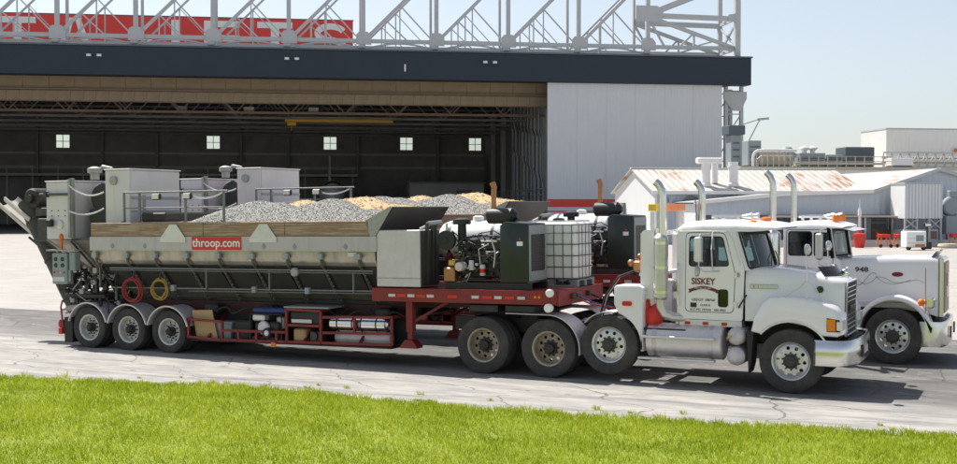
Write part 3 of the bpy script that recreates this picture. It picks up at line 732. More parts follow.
for i, (x, y, lb) in enumerate(((4, 30, 'grey access stand left of centre on the hangar floor'), (16, 34, 'grey access stand left of the parked airliner'), (46, 30, 'grey access stand right of the parked airliner'), (-6, 40, 'grey access stand at the dark left of the hangar'))):
    w_ = sthing('access_stand', x, y, lb, 'stand', 'access stands on the hangar floor')
    MB().box(-1.2, 1.2, -.8, .8, 3.2, 3.35).done('platform', M['inside_light'], w_)
    for a in (-1.1, 1.1):
        for c in (-.7, .7): MB().box(a-.06, a+.06, c-.06, c+.06, 0, 4.3).done('leg', M['yellow'] if i % 2 else M['inside_light'], w_)
    MB().box(-1.15, 1.15, -.73, -.67, 4.25, 4.33).done('rail', M['inside_light'], w_)
    MB().bar((1.3, 0, 3.2), (3.4, 0, .05), .7, .08).done('stair', M['inside_light'], w_)
# store cabin inside
cb = sthing('store_cabin', 53.5, 42, 'pale store cabin standing inside the hangar by the right wall', 'cabin')
bx(-6, 6, 0, 5, 0, 6.6, b=.05).done('cabin_wall', M['inside_light'], cb); bx(1.5, 4.0, -.05, -.005, 3.2, 5.6).done('window', M['inside'], cb)
bx(-6.2, 6.2, -.2, 5.2, 6.61, 6.85).done('cabin_roof', M['inside'], cb)

# rusty-roofed shed --------------------------------------------------------
sh = sthing('rusty_shed', 57.7, -57, 'white corrugated shed with rust-streaked gable roof', 'shed')
L_, W_, EZ, RZ = 17.5, 12.0, 4.2, 6.1
MB().prism([(0, 0), (W_, 0), (W_, EZ), (W_/2, RZ-.12), (0, EZ)], 0, .18, 'x').done('gable_wall', M['clad_white'], sh)
bx(.19, L_, 0, .18, 0, EZ).done('side_wall', M['clad_blue'], sh); bx(.19, L_, W_-.18, W_, 0, EZ).done('side_wall', M['clad_blue'], sh)  # sunless sides: their shade is put into the bluer cladding colour
MB().prism([(0, 0), (W_, 0), (W_, EZ), (W_/2, RZ-.12), (0, EZ)], L_-.18, L_, 'x').done('gable_wall', M['clad_white'], sh)
for s in (0, 1):
    y0, y1 = (-.35, W_/2) if s == 0 else (W_+.35, W_/2)
    z0 = EZ-.1
    for i in range(7):
        a = -.3+i*(L_+.6)/7; c = a+(L_+.6)/7-.015
        MB().loft([[(a, y0, z0), (c, y0, z0), (c, y0, z0+.07), (a, y0, z0+.07)], [(a, y1, RZ), (c, y1, RZ), (c, y1, RZ+.07), (a, y1, RZ+.07)]]).done('roof_sheet', M['roof_rust'], sh)
MB().bar((-.3, W_/2, RZ+.1), (L_+.3, W_/2, RZ+.1), .4, .1).done('ridge_cap', M['clad_white'], sh)
bx(-.35, L_+.3, -.50, -.36, EZ-.25, EZ+.02).done('gutter', M['white_paint'], sh)
bx(-.25, -.001, W_-3.5, W_-.6, 0, 3.3).done('door', M['inside'], sh)
for rr, z in ((.75, 3.05), (.55, 3.05)): MB().path([(3.0+rr*math.cos(t_), -.06, z+rr*math.sin(t_)) for t_ in [PI*i/10 for i in range(11)]], .07, 6).done('arched_hood', M['hvac'], sh)
MB().box(.6, 1.1, -.3, -.001, 3.3, 3.7, b=.05).tube((.85, -.3, 3.5), (.85, -.5, 3.3), .1).done('wall_lamp', M['hvac'], sh)
def vent(x, y, h, rr, label, hood):
    v = tag(empty('roof_vent', site(57.7+x, -57+y, 4.2+1.9*y/6), (0, 0, HA)), label, 'vent', 'vents on the rusty roof')
    MB().lathe([(rr+.06, 0), (rr+.06, .25), (rr, .3), (rr, h)], 18).done('stack', M['white_paint'], v)
    if hood:
        MB().box(-rr-.4, rr+.95, -rr-.1, rr+.1, h, h+.5, b=.12).done('hood', M['white_paint'], v)
        MB().lathe([(.28, .3), (.28, h)], 14, (-.75*0+rr+.6, .6, 0)).done('stack', M['white_paint'], v)
    else: MB().lathe([(rr+.06, h-.45), (rr+.06, h-.3)], 18).done('collar', M['white_paint'], v)
vent(4.6, 1.2, 1.85, .36, 'white roof vent with a boxy hood on the rusty shed', True)
vent(6.9, 1.2, 2.0, .4, 'plain round white vent pipe on the rusty shed', False)

# low workshop on the right ---------------------------------------------------
wk = sthing('workshop', 59.4, -62, 'long low pale workshop with sloping roof and tan canopy', 'building')
front = [(0, 0), (27, 0), (27, 3.9), (19.4, 5.85), (14.0, 4.15), (6.6, 3.9), (0, 3.3)]
MB().prism([(0, 2.35), (15.9, 2.35), (15.9, 4.65), (14.0, 4.13), (6.6, 3.88), (0, 3.28)], 0, .2, 'y').done('upper_wall', M['clad_blue'], wk)
MB().prism([(15.91, 0), (27, 0), (27, 3.88), (19.4, 5.82), (15.91, 4.66)], 0, .2, 'y').done('gable_wall', M['clad_blue'], wk)
bx(0, 27, 22, 22.2, 0, 3.3).done('back_wall', M['clad_blue'], wk)
bx(0, .2, .21, 21.9, 0, 3.2).done('end_wall', M['clad_white'], wk); bx(26.8, 27, .21, 21.9, 0, 3.8).done('end_wall', M['clad_blue'], wk)
tp = [(-.3, 3.27), (6.6, 3.92), (14.0, 4.17), (19.4, 5.87), (27.3, 3.85)]
for i in range(4):
    (a, z0), (c, z1) = tp[i], tp[i+1]; nseg = max(1, round((c-a)/2.3))
    for k in range(nseg):
        u, v = a+(c-a)*k/nseg, a+(c-a)*(k+1)/nseg-.012; zu, zv = z0+(z1-z0)*k/nseg, z0+(z1-z0)*(k+1)/nseg
        MB().prism([(u, zu), (v, zv), (v, zv+.06), (u, zu+.06)], -.25, 22.4, 'y').done('roof_sheet', M['roof_pale'], wk)
    MB().bar((a, -.32, z0-.02), (c, -.32, z1-.02), .12, .26).done('fascia', M['white_paint'] if i < 2 else M['truss'], wk)
bx(5.2, 16.7, -1.9, -.02, 2.18, 2.30).done('canopy', M['canopy_tan'], wk)
for x in (5.4, 9.0, 12.6, 16.4): bx(x-.06, x+.06, -1.8, -1.68, 0, 2.17).done('canopy_post', M['truss'], wk)
bx(.2, 15.9, 6, 6.2, 0, 2.3).done('inner_wall', M['inside'], wk)
bx(11.3, 13.2, -.1, .05, 0, 2.1).done('sliding_door', M['clad_blue'], wk)
bx(13.3, 13.9, -.1, .05, 0, 2.1).done('sliding_door', M['hvac'], wk)
for x in (9.6, 10.5): bx(x, x+.8, -.05, .08, .2, 2.1).done('door_panel', M['hvac'], wk)
bx(13.95, 15.88, .3, .5, 0, 1.25).done('partition', M['inside_rust'], wk)
bx(14.0, 15.88, .6, .7, 1.7, 1.78).done('rail', M['truss'], wk)
# raised silo box on braced legs
si = sthing('raised_bin', 76.03, -63.9, 'tall ribbed pale grey bin raised on cross-braced legs', 'bin')
bx(-1.5, 1.5, -1.1, 1.1, 2.1, 4.68).done('bin_body', M['clad_white'], si)
bx(-1.57, 1.57, -1.17, 1.17, 4.69, 4.78).done('bin_lid', M['truss'], si)
for i in range(12): bx(-1.48+i*.26, -1.40+i*.26, -1.145, -1.105, 2.1, 4.67).done('rib', M['clad_blue'], si)
for x in (-1.45, -.5, .5, 1.42):
    bx(x-.06, x+.06, -1.07, -.95, 0, 2.09).done('leg', M['truss'], si); bx(x-.06, x+.06, .9, 1.0, 0, 2.09).done('leg', M['truss'], si)
for a, c in ((-1.45, -.5), (.5, 1.42)): MB().bar((a, -1.0, 1.3), (c, -1.0, 2.05), .05, .07).bar((a, -1.08, 2.05), (c, -1.08, 1.3), .05, .07).done('cross_brace', M['truss'], si)
bx(-1.38, 1.35, -.85, .85, .02, 1.28, b=.02).done('plant_housing', M['clad_blue'], si)
bx(.65, 1.2, -.89, -.855, .55, 1.15).done('hatch', M['inside_rust'], si)
du = sthing('dust_collector', 79.0, -63.6, 'grey dust collector with fan housing beside the raised bin', 'machine')
MB().lathe([(.65, -.35), (.75, -.25), (.75, .25), (.65, .35)], 20, (0, 0, 3.0), 'y').box(-.2, .9, -.25, .25, 3.2, 4.2, b=.05).done('fan_housing', M['hvac'], du)
MB().box(-.7, .7, -.6, .6, .9, 2.3, b=.04).done('hopper', M['hvac'], du)
for x in (-.6, .6):
    for y in (-.5, .5): bx(x-.06, x+.06, y-.06, y+.06, 0, .89).done('leg', M['hvac_dark'], du)

# plant on the roof of the block behind -----------------------------------------
bk = sthing('flat_roofed_block', 74.5, -32, 'pale flat-roofed block behind the sheds carrying roof plant', 'building')
bx(0, 30, 0, 22, 0, 6.75).done('block_wall', M['clad_white'], bk); bx(-.3, 30.3, -.3, 22.3, 6.76, 7.05).done('parapet', M['canopy_tan'], bk)
def unit(x, y, sx, sy, h, label, m1, lou=True, z=7.06, cat='roof unit'):
    u = tag(empty('roof_unit', site(74.5+x, -32+y, z), (0, 0, HA)), label, cat, 'plant on the flat roof')
    MB().box(0, sx, 0, sy, .15, h, b=.05).done('casing', M[m1], u); MB().box(.1, sx-.1, .1, sy-.1, 0, .149).done('plinth', M['hvac_dark'], u)
    if lou:
        for k in range(4): MB().box(.2, sx-.2, -.05, -.003, .4+k*(h-.6)/4, .4+k*(h-.6)/4+.12).done('louvre', M['hvac_dark'], u)
    return u
unit(1.1, 1.2, 1.4, 1.8, 2.7, 'blue-grey roof unit beside the lattice tower', 'hvac')
u = unit(.75, 5.2, 1.1, 1.6, 3.5, 'tall dark-topped roof cooler beside the lattice tower', 'hvac'); MB().box(-.35, 1.45, -.3, 1.9, 3.51, 4.5, b=.05).done('cooler_head', M['hvac_dark'], u)
unit(2.2, .8, 3.6, 2.2, 1.55, 'cream roof plant housing behind looping pipes', 'hvac_tan', False)
unit(6.6, 1, 2.8, 2.0, 1.45, 'wide pale blue-grey roof unit with two round fans', 'hvac')
unit(9.6, 1.2, 1.8, 2.0, 1.3, 'small grey-green roof unit in the middle of the roof', 'hvac')
unit(11.6, 1, 3.2, 2.4, 2.1, 'dark roof cooling unit at the right of the roof plant', 'hvac_dark')
unit(16.2, -.2, 2.3, 1.5, .95, 'small white roof box next to the white lattice rack', 'white_paint', False)
v = tag(empty('roof_blower', site(79.9, -30.5, 7.06), (0, 0, HA)), 'round grey blower between the cream housing and the roof units', 'blower', 'plant on the flat roof')
MB().lathe([(.5, 0), (.55, .4), (.75, .6), (.78, 1.6), (.5, 2.0), (.2, 2.1)], 18).done('drum', M['hvac'], v); MB().tube((.3, 0, 1.4), (1.0, 0, 1.2), .22).done('spout', M['hvac'], v)
for i, x in enumerate((82.2, 83.1)):
    v = tag(empty('roof_fan', site(x, -29.6, 8.53), (0, 0, HA)), ('left' if i == 0 else 'right')+' one of two round white fans on the blue-grey roof unit', 'fan', 'round roof fans')
    MB().lathe([(.25, 0), (.25, .25), (.55, .45), (.5, .6), (.15, .72), (0, .74)], 16).done('cowl', M['white_paint'], v)
pl = tag(empty('pipe_run', site(75.4, -32.6, 7.06), (0, 0, HA)), 'looping white pipes along the edge of the flat roof', 'pipes')
MB().path([(0, 0, 0), (0, 0, .9), (.15, 0, 1.35), (.5, 0, 1.55), (1.2, 0, 1.6), (4.6, 0, 1.6)], .16, 8).done('pipe', M['white_paint'], pl)
MB().path([(.6, .3, 0), (.6, .3, .7), (1.0, .3, 1.0), (4.3, .3, 1.0)], .12, 8).done('pipe', M['hvac_tan'], pl)
MB().path([(4.6, .1, 0), (4.6, .1, .3), (14, .1, .3)], .12, 8).done('pipe', M['hvac_tan'], pl)
for i in range(7): MB().box(.3+i*.6, .4+i*.6, -.1, .0, 0, 1.5).done('pipe_support', M['hvac_tan'], pl)
rl = tag(empty('roof_railing', site(79.5, -32.4, 7.06), (0, 0, HA)), 'yellowish safety railing along the flat roof edge', 'railing')
for z in (.55, 1.05): bx(0, 11, -.03, .03, z-.03, z+.03).done('rail', M['canopy_tan'], rl)
for i in range(12): bx(i-.03, i+.03, -.025, .025, 0, 1.02).done('post', M['canopy_tan'], rl)
rk = tag(empty('pipe_rack', site(90.8, -30, 6.9), (0, 0, HA)), 'white lattice pipe rack on the skyline at the right', 'pipe rack')
t = MB()
for z in (.2, 1.75): t.box(0, 12, -.1, .1, z-.09, z+.09)
t.done('chord', M['truss'], rk)
for i in range(13): bx(i*.98-.05, i*.98+.05, -.09, .09, .3, 1.65).done('post', M['truss'], rk)
for i in range(12): MB().bar((i*.98, 0, .25), (i*.98+.98, 0, 1.7), .08, .1).done('diagonal', M['truss'], rk)
for y, z in ((.3, .7), (.3, 1.2)): MB().tube((0, y, z), (12, y, z), .14).done('pipe', M['hvac_tan'], rk)
for x in (.5, 6, 11.5): bx(x-.1, x+.1, -.08, .08, -6.9, .1).done('leg', M['truss'], rk)
bb = sthing('white_block', 94.2, -24, 'tall windowless white block on the skyline at far right', 'building')
bx(0, 8.5, 0, 6, 0, 11.5).done('wall', M['clad_white'], bb); bx(-.05, 8.55, -.05, 6.05, 11.51, 11.65).done('roof_edge', M['truss'], bb)
MB().ball((8.2, -.25, 9.2), .25, 10, 6).done('obstruction_lamp', M['orange'], bb)

# small things on the apron --------------------------------------------------------
def cart(x, y, label):
    c_ = sthing('wheeled_stand', x, y, label, 'stand', 'red wheeled stands by the workshop')
    MB().box(-.38, .38, -.3, .3, .72, .98, b=.04).done('tray', M['red_bright'], c_)
    for a in (-1, 1):
        for d in (-1, 1): MB().bar((a*.32, d*.24, .73), (a*.40, d*.3, .14), .07, .07).done('leg', M['orange'], c_)
    for a in (-1, 1): MB().lathe([(.13, -.04), (.13, .04)], 12, (a*.4, -.3, .13), 'y').done('wheel', M['rubber'], c_)
    MB().path([(-.35, 0, .97), (-.55, 0, 1.1), (-.55, 0, .75)], .035, 6).done('handle', M['red_bright'], c_)
cart(72.1, -66.5, 'red wheeled stand nearest the truck windscreen, by the workshop'); cart(73.5, -66.3, 'second red wheeled stand by the workshop, left of the white tank unit')
cart(77.7, -66.6, 'red wheeled stand at the far right below the raised bin')
wb = sthing('washer_unit', 71.8, -71.3, 'white boxy tank unit with a dark panel on the apron', 'tank unit')
MB().box(-.72, .72, -.45, .45, .18, 1.3, b=.06).done('tank_body', M['poly'], wb)
for z in (.5, .82): MB().box(-.73, .73, -.462, -.452, z-.012, z+.012).done('moulded_band', M['concrete_lt'], wb)
MB().box(-.05, .5, -.475, -.452, .62, 1.02, b=.005).done('control_panel', M['hvac'], wb); MB().box(-.1, .6, -.475, -.452, .2, .42).done('label_panel', M['copper'], wb)
for x in (-.55, .55): MB().lathe([(.17, -.42), (.17, -.3)], 14, (x, 0, .17), 'y').done('wheel', M['rubber'], wb)
st = sthing('lamp_stand', 73.75, -69.6, 'dark mast with a small floodlight beside the white tank unit', 'lamp')
MB().tube((0, 0, 0), (0, 0, 1.7), .06).box(-.25, .25, -.25, .25, 0, .5, b=.05).done('mast', M['black'], st); MB().box(-.22, .25, -.15, .15, 1.55, 1.85, b=.03).done('lamp_head', M['black'], st); MB().box(-.2, .2, -.175, -.153, 1.6, 1.8).done('lens', M['lamp_clear'], st)
be = sthing('concrete_barrier', 72.5, -64.6, 'long low white concrete barrier lying before the workshop', 'barrier')
MB().prism([(-.3, 0), (.3, 0), (.12, .5), (-.12, .5)], -10, 7.6, 'x').done('barrier_body', M['concrete_lt'], be)
ro = sthing('pallet_roll', 76.3, -68, 'flat cream roll lying on the apron under the raised bin', 'roll')
MB().lathe([(.3, 0), (.7, .02), (.75, .15), (.7, .3), (.3, .32)], 20).done('roll_body', M['canopy_tan'], ro)
rd = sthing('red_drum', 70.2, -66.5, 'red lidded drum behind the far truck windscreen', 'drum')
MB().lathe([(.32, 0), (.4, .3), (.42, .85), (.46, .9), (.46, 1.0), (.15, 1.08), (.12, 1.25), (0, 1.27)], 20).done('drum_body', M['red_bright'], rd)
po = sthing('marker_post', 71.0, -64.9, 'slim white post standing beside the far truck windscreen', 'post')
MB().tube((0, 0, 0), (0, 0, 2.9), .09).done('post_shaft', M['white_paint'], po); MB().lathe([(.2, 0), (.2, .1), (.1, .12)], 14).done('post_base', M['concrete_lt'], po)
MB().tube((0, 0, 2.9), (0, 0, 3.5), .03).box(-.12, .12, -.1, .1, 2.3, 2.75, b=.02).done('post_head', M['white_paint'], po)
# ------------------------------------------------------------------ wheels
WM = {}
def wheel_parts(key, Rt, W, Rr, style, rim_mat):
    k = (key,)
    if k in WM: return WM[k]
    t = []; h = W/2
    side = [(Rr, -.76*h), (Rr+.012, -.9*h), (Rr+.30*(Rt-Rr), -.985*h), (Rr+.5*(Rt-Rr), -1.0*h), (Rr+.72*(Rt-Rr), -.965*h), (Rt-.045, -.93*h), (Rt-.018, -.90*h), (Rt-.006, -.84*h)]
    tread = []
    for c in (-.52, -.17, .17, .52):
        tread += [(Rt, (c-.10)*h*1.0-.0), (Rt, (c-.045)*h), (Rt-.016, (c-.035)*h), (Rt-.016, (c+.035)*h), (Rt, (c+.045)*h)]
    prof = side+tread+[(r_, -y_) for r_, y_ in reversed(side)]
    tm = MB().ring(prof, 56, axis='y'); tm = tm.done('tyre', M['tyre'], None, ang=28)
    dep = {'dual': .60*h+.0, 'steer': -.62*h, 'trailer': .45*h}[style]
    b = MB()   # rim barrel and disc
    b.ring([(Rr+.004, -.82*h), (Rr+.016, -.82*h), (Rr+.016, -.74*h), (Rr-.004, -.70*h), (Rr-.012, .72*h), (Rr-.03, .72*h), (Rr-.026, -.66*h), (Rr-.014, -.74*h)], 48, axis='y')
    rb = Rr-.022; nh = {'dual': 10, 'steer': 10, 'trailer': 10}[style]
    hr = .031 if style != 'trailer' else .024; hrad = Rr*.70; hub_r = .115 if style != 'trailer' else .095
    holes = [circle(hr, 12, (hrad*math.cos(2*PI*(i+.3)/nh), hrad*math.sin(2*PI*(i+.3)/nh))) for i in range(nh)]
    holes.append(circle(hub_r*.9, 24))
    def dish(x, z):
        r_ = math.hypot(x, z); q = r_/rb
        if style == 'steer': return dep+.035*max(0, q-.72)/.28*(.9)-.03*max(0, .62-q)
        return dep-.075*(1-q)
    b.plate(circle(rb, 48), holes, lambda x, z: (x, dish(x, z), z), lambda x, z: (x, dish(x, z)+.012, z))
    rm = b.done('rim', M[rim_mat], None, ang=30)
    d0 = dish(0, 0)
    c = MB(); pr = {'dual': .125, 'steer': .075, 'trailer': .11}[style]
    c.lathe([(hub_r+.012, d0+.02), (hub_r+.012, d0-.025), (hub_r-.01, d0-.03), (hub_r-.02, d0-pr+.015), (hub_r-.035, d0-pr), (.05, d0-pr), (.045, d0-pr-.012), (0, d0-pr-.012)], 24, axis='y')
    for i in range(10):
        a = 2*PI*i/10; c.tube((.143*math.cos(a), dish(.143, 0)+.005, .143*math.sin(a)), (.143*math.cos(a), dish(.143, 0)-.045, .143*math.sin(a)), .0165, 6)
    hm = c.done('hub', M['grease'] if style != 'steer' else M['iron'], None)
    WM[k] = (tm, rm, hm); 
    for o in (tm, rm, hm): COL.objects.unlink(o)
    return WM[k]
def wheel(parent, key, x, y, z, Rt=.535, W=.28, Rr=.318, style='dual', rim='rim_tan', far=False, inner=True, turn=0, spin=0):
    tm, rm, hm = wheel_parts(key, Rt, W, Rr, style, rim)
    w = empty('wheel', (x, y, z), (0, 0, (PI if far else 0)+turn), parent)
    for o, nm in ((tm, 'tyre'), (rm, 'rim'), (hm, 'hub')): again(nm, o, w, rot=(0, spin, 0))
    if inner: again('tyre', tm, w, (0, W+.06, 0))
    return w

# ------------------------------------------------------------------ the hopper trailer (x forward from the kingpin, y across, z up)
SL, Z0 = .012, .11
TRY = [('near', (.67, 1.22, Z0)), ('far', (1.52, 4.92, Z0+.12))]
tr = empty('hopper_trailer', TRY[0][1], (0, -math.atan(SL), 0))
tag(tr, 'long hopper trailer with wooden sideboards and red deck, in the front lane', 'trailer', 'loaded hopper trailers')
def P(mb, name, m, parent=None, ang=32): return mb.done(name, M[m], parent or tr, ang)
for i, x in enumerate((-10.25, -9.13, -8.02)):
    zc = .455-(Z0+SL*x)
    for s in (-1, 1):
        wheel(tr, 'tr', x, s*1.075, zc, .455, .25, .285, 'trailer', 'rim_white', far=s > 0, spin=.7*i)
        f = P(MB().ring([(.545, s*1.235), (.553, s*1.235), (.553, s*.70), (.545, s*.70)], 22, (x, 0, zc), 'y', R(14), R(166)), 'fender', 'alu_dull')
        P(MB().path([(x+.55*math.cos(R(14+152*j/22)), s*1.235, zc+.55*math.sin(R(14+152*j/22))) for j in range(23)], .021, 6), 'rolled_edge', 'alu', f)
    P(MB().tube((x, -1.0, zc), (x, 1.0, zc), .075), 'axle', 'grease')
    P(MB().box(x-.45, x+.45, -.62, -.5, zc+.1, zc+.22, b=.02).box(x-.45, x+.45, .5, .62, zc+.1, zc+.22, b=.02), 'leaf_spring', 'grease')
for s in (-1, 1):
    P(MB().box(-11.0, -2.3, s*.5-.06, s*.5+.06, .78, 1.08), 'frame_rail', 'red_shaded')
    P(MB().box(-10.95, -10.72, s*1.2-.0*s, s*.62, .12, .68), 'mud_flap', 'rubber')
for x in (-10.9, -8.6, -7.2, -5.8, -4.4, -3.0): P(MB().box(x, x+.1, -.44, .44, .82, 1.02), 'cross_member', 'red_shaded')
t = P(MB().box(-11.1, -11.0, -1.2, 1.2, .42, .62), 'tail_bar', 'red')
for y in (-1.12, -.95, .95, 1.12): P(MB().lathe([(.055, 0), (.055, .03), (.03, .045), (0, .048)], 14, (-11.1, y, .52), 'x').box(-11.16, -11.101, y-.06, y+.06, .46, .58, b=.01), 'tail_lamp', 'lamp_red', t)
P(MB().box(-11.08, -10.98, -1.26, -1.202, .30, .44, b=.01), 'side_marker', 'lamp_red')
P(MB().path([(-10.98, -1.18, .30), (-11.05, -1.2, .9), (-11.0, -1.2, 1.05)], .02, 6), 'marker_bracket', 'red')
# hopper: sloped shell with end walls
HX0, HX1 = -10.1, -2.9
out = [(-1.2, 2.18), (-1.17, 2.0), (-1.05, 1.86), (-.42, 1.16), (-.42, 1.05), (.42, 1.05), (.42, 1.16), (1.05, 1.86), (1.17, 2.0), (1.2, 2.18)]
inn = [(1.17, 2.18), (1.13, 2.02), (1.0, 1.9), (.38, 1.2), (.38, 1.09), (-.38, 1.09), (-.38, 1.2), (-1.0, 1.9), (-1.13, 2.02), (-1.17, 2.18)]
for s in (-1, 1):
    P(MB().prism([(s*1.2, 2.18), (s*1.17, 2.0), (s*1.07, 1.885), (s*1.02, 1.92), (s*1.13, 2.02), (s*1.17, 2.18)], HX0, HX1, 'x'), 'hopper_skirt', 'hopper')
    P(MB().prism([(s*1.068, 1.882), (s*.60, 1.36), (s*.56, 1.39), (s*1.02, 1.918)], HX0, HX1, 'x'), 'hopper_slope', 'hopper_dark')  # grime and the shade under the hopper both put into this dark colour
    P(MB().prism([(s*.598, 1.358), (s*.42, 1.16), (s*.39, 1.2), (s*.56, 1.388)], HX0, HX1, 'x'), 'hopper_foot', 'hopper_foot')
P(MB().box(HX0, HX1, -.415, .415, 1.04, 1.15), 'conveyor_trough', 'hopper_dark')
for x in (HX0, HX1-.03):
    P(MB().prism([(-1.16, 2.46), (-1.16, 2.0), (-1.0, 1.92), (-.40, 1.2), (.40, 1.2), (1.0, 1.92), (1.16, 2.0), (1.16, 2.46)], x, x+.03, 'x'), 'end_wall', 'hopper')
for s in (-1, 1):
    rl_ = P(MB().prism([(s*1.17, 2.182), (s*1.225, 2.182), (s*1.225, 2.48), (s*1.17, 2.48)], HX0-.05, HX1+.05, 'x'), 'side_rail', 'rail_grey')
    for a, c in ((-10.13, -7.05), (-7.04, -5.0), (-4.99, -3.02)):
        P(MB().box(a, c, s*1.165, s*1.215, 2.482, 2.785, b=.012), 'sideboard', 'wood')
# sloped plates under the rail on the near side, ribs with knobs
for s in (-1, 1):
    for x in (-9.99, -9.11, -8.33, -7.48, -6.65, -5.8, -4.95, -4.14, -3.26):
        rb = MB(); rb.path([(x, s*1.22, 2.06), (x, s*1.17, 1.9), (x, s*1.03, 1.76), (x, s*.75, 1.42), (x, s*.55, 1.16), (x, s*.5, 1.08)], .03, 6)
        r_ = P(rb, 'rib', 'rib_brown'); P(MB().box(x-.065, x+.065, s*1.20, s*1.29, 2.02, 2.14, b=.01), 'rib_knob', 'galv', r_)
        ch = MB()
        for k in range(9): ch.ball((x+.06, s*(1.12-.07*k), 1.78-.078*k), .02, 6, 4)
        P(ch, 'bolt_row', 'pipe_dull', r_)['kind'] = 'stuff'
    for a, c in zip((-9.9, -9.0, -8.2, -7.4, -6.55, -5.7, -4.85, -4.05), (-9.2, -8.4, -7.55, -6.75, -5.88, -5.05, -4.2, -3.35)):
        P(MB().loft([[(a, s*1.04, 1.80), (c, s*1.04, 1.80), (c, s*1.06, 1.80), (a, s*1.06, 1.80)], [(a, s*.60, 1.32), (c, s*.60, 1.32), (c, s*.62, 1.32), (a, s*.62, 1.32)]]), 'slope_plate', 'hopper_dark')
    P(MB().tube((-9.6, s*1.20, 1.80), (-2.95, s*1.20, 1.80), .017, 8), 'air_line', 'pipe_dull')
    P(MB().tube((-9.6, s*1.20, 1.755), (-2.95, s*1.20, 1.755), .010, 8), 'air_line', 'pipe_dull')
    P(MB().tube((-9.6, s*1.14, 1.37), (-2.95, s*1.14, 1.40), .017, 8), 'air_line', 'pipe_dull')
    P(MB().tube((-7.5, s*1.14, 1.325), (-2.95, s*1.14, 1.355), .010, 8), 'air_line', 'pipe_dull')
    for x in (-7.9, -5.8, -4.5): P(MB().box(x-.05, x+.05, s*1.10, s*1.2, 1.32, 1.45, b=.01), 'pipe_clamp', 'panel_grey')
P(MB().lathe([(.07, -1.28), (.09, -1.26), (.09, -1.2)], 14, (-4.75, 0, 1.76), 'y'), 'round_cap', 'galv')
for x in (-9.9, -7.0, -5.4, -3.4): P(MB().box(x-.012, x+.012, -1.2, -1.16, 1.37, 1.8), 'pipe_hanger', 'pipe_dull')
# placards on the sideboard and lettering
for x in (-7.83, -5.51):
    P(MB().prism([(x-.34, 2.36), (x+.34, 2.36), (x+.34, 2.44), (x+.10, 2.74), (x-.08, 2.74), (x-.34, 2.44)], -1.245, -1.23), 'triangle_plate', 'alu')
nb = P(MB().box(-7.33, -6.06, -1.236, -1.227, 2.205, 2.475), 'name_board', 'red_bright')
lettering('lettering', 'throop.com', .25, (-6.695, -1.239, 2.345), M['text_white'], nb, bold=.004, sx=1.02)
for x in (-9.5, -8.6, -5.5, -4.75, -3.55): P(MB().prism([(x-.05, 2.27), (x, 2.22), (x+.05, 2.27), (x, 2.34)], -1.235, -1.227), 'diamond_plate', 'panel_grey')
P(MB().box(-3.5, -3.3, -1.232, -1.2, 2.08, 2.16), 'warning_label', 'tape_white')
# flared front plate of the hopper
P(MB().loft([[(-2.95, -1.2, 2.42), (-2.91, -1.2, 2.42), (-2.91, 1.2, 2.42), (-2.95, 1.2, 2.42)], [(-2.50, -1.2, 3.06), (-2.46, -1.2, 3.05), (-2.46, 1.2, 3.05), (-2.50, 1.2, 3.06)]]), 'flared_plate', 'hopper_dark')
for s in (-1, 1): P(MB().prism([(-3.1, 2.79), (-3.0, 2.485), (-2.9, 2.45), (-2.5, 3.04), (-2.54, 3.06)], s*1.215, s*1.19), 'plate_wing', 'galv')
# cement bins
def binbox(x0, x1, y0, y1, z0, z1, side, face):
    bd = P(MB().box(x0, x1, y0, y1, z0, z1, b=.015), 'cement_bin', side)
    P(MB().box(x1+.002, x1+.012, y0+.03, y1-.03, z0+.03, z1-.03), 'end_panel', face, bd); P(MB().box(x0-.02, x1+.03, y0-.02, y1+.02, z1+.002, z1+.03, b=.008), 'lid', 'bin', bd)
    return bd
b1 = binbox(-11.72, -10.98, -.92, .75, 2.42, 3.72, 'bin', 'bin')
P(MB().box(-10.96, -10.90, -.95, -.87, 2.45, 3.80).box(-11.0, -10.94, -.99, -.925, 2.45, 3.78), 'hinge_post', 'galv', b1)
P(MB().tube((-11.85, -.98, 3.44), (-11.0, -.98, 3.44), .03, 8).box(-11.7, -11.62, -1.02, -.93, 3.38, 3.5), 'latch_bar', 'iron', b1)
for x, z in ((-11.6, 2.72), ): P(MB().box(x-.02, x+.14, -1.06, -.93, z-.02, z+.16, b=.03), 'work_lamp', 'black', b1)
P(MB().ball((-11.3, -.93, 2.75), .11, 10, 6, (1, .4, 1)), 'inspection_cap', 'alu', b1)
for x in (-11.55, -11.35, -11.15):
    for z in (2.95, 3.07): P(MB().ball((x, -.922, z), .016, 6, 4), 'rivet', 'iron', b1)
b2 = binbox(-9.98, -9.28, -.90, .80, 2.75, 3.95, 'bin', 'bin_pink')
P(MB().lathe([(.1, -.95), (.1, -.91)], 16, (-9.72, 0, 3.72), 'y'), 'inspection_cap', 'galv', b2)
P(MB().box(-9.30, -9.262, -.5, -.40, 2.8, 3.4).box(-9.264, -9.25, -.88, .78, 3.30, 3.36).box(-9.264, -9.25, -.88, .78, 3.02, 3.05), 'stiffener', 'galv', b2)
P(MB().lathe([(.30, -.55), (.34, -.5), (.34, .5), (.30, .55)], 20, (-10.42, 0, 3.35), 'y').box(-10.75, -10.1, -.6, .6, 2.42, 3.1, b=.03), 'filter_housing', 'hopper_dark')
v = P(MB().lathe([(.10, 3.76), (.10, 3.9), (.16, 3.92), (.16, 4.02), (.05, 4.06)], 16, (-10.55, -.6, 0)), 'vent_cap', 'galv', b1)
P(MB().path([(-10.6, -.5, 3.9), (-10.4, -.5, 4.05), (-10.15, -.5, 4.0), (-10.05, -.5, 3.8)], .05, 8), 'vent_hose', 'galv', b1)
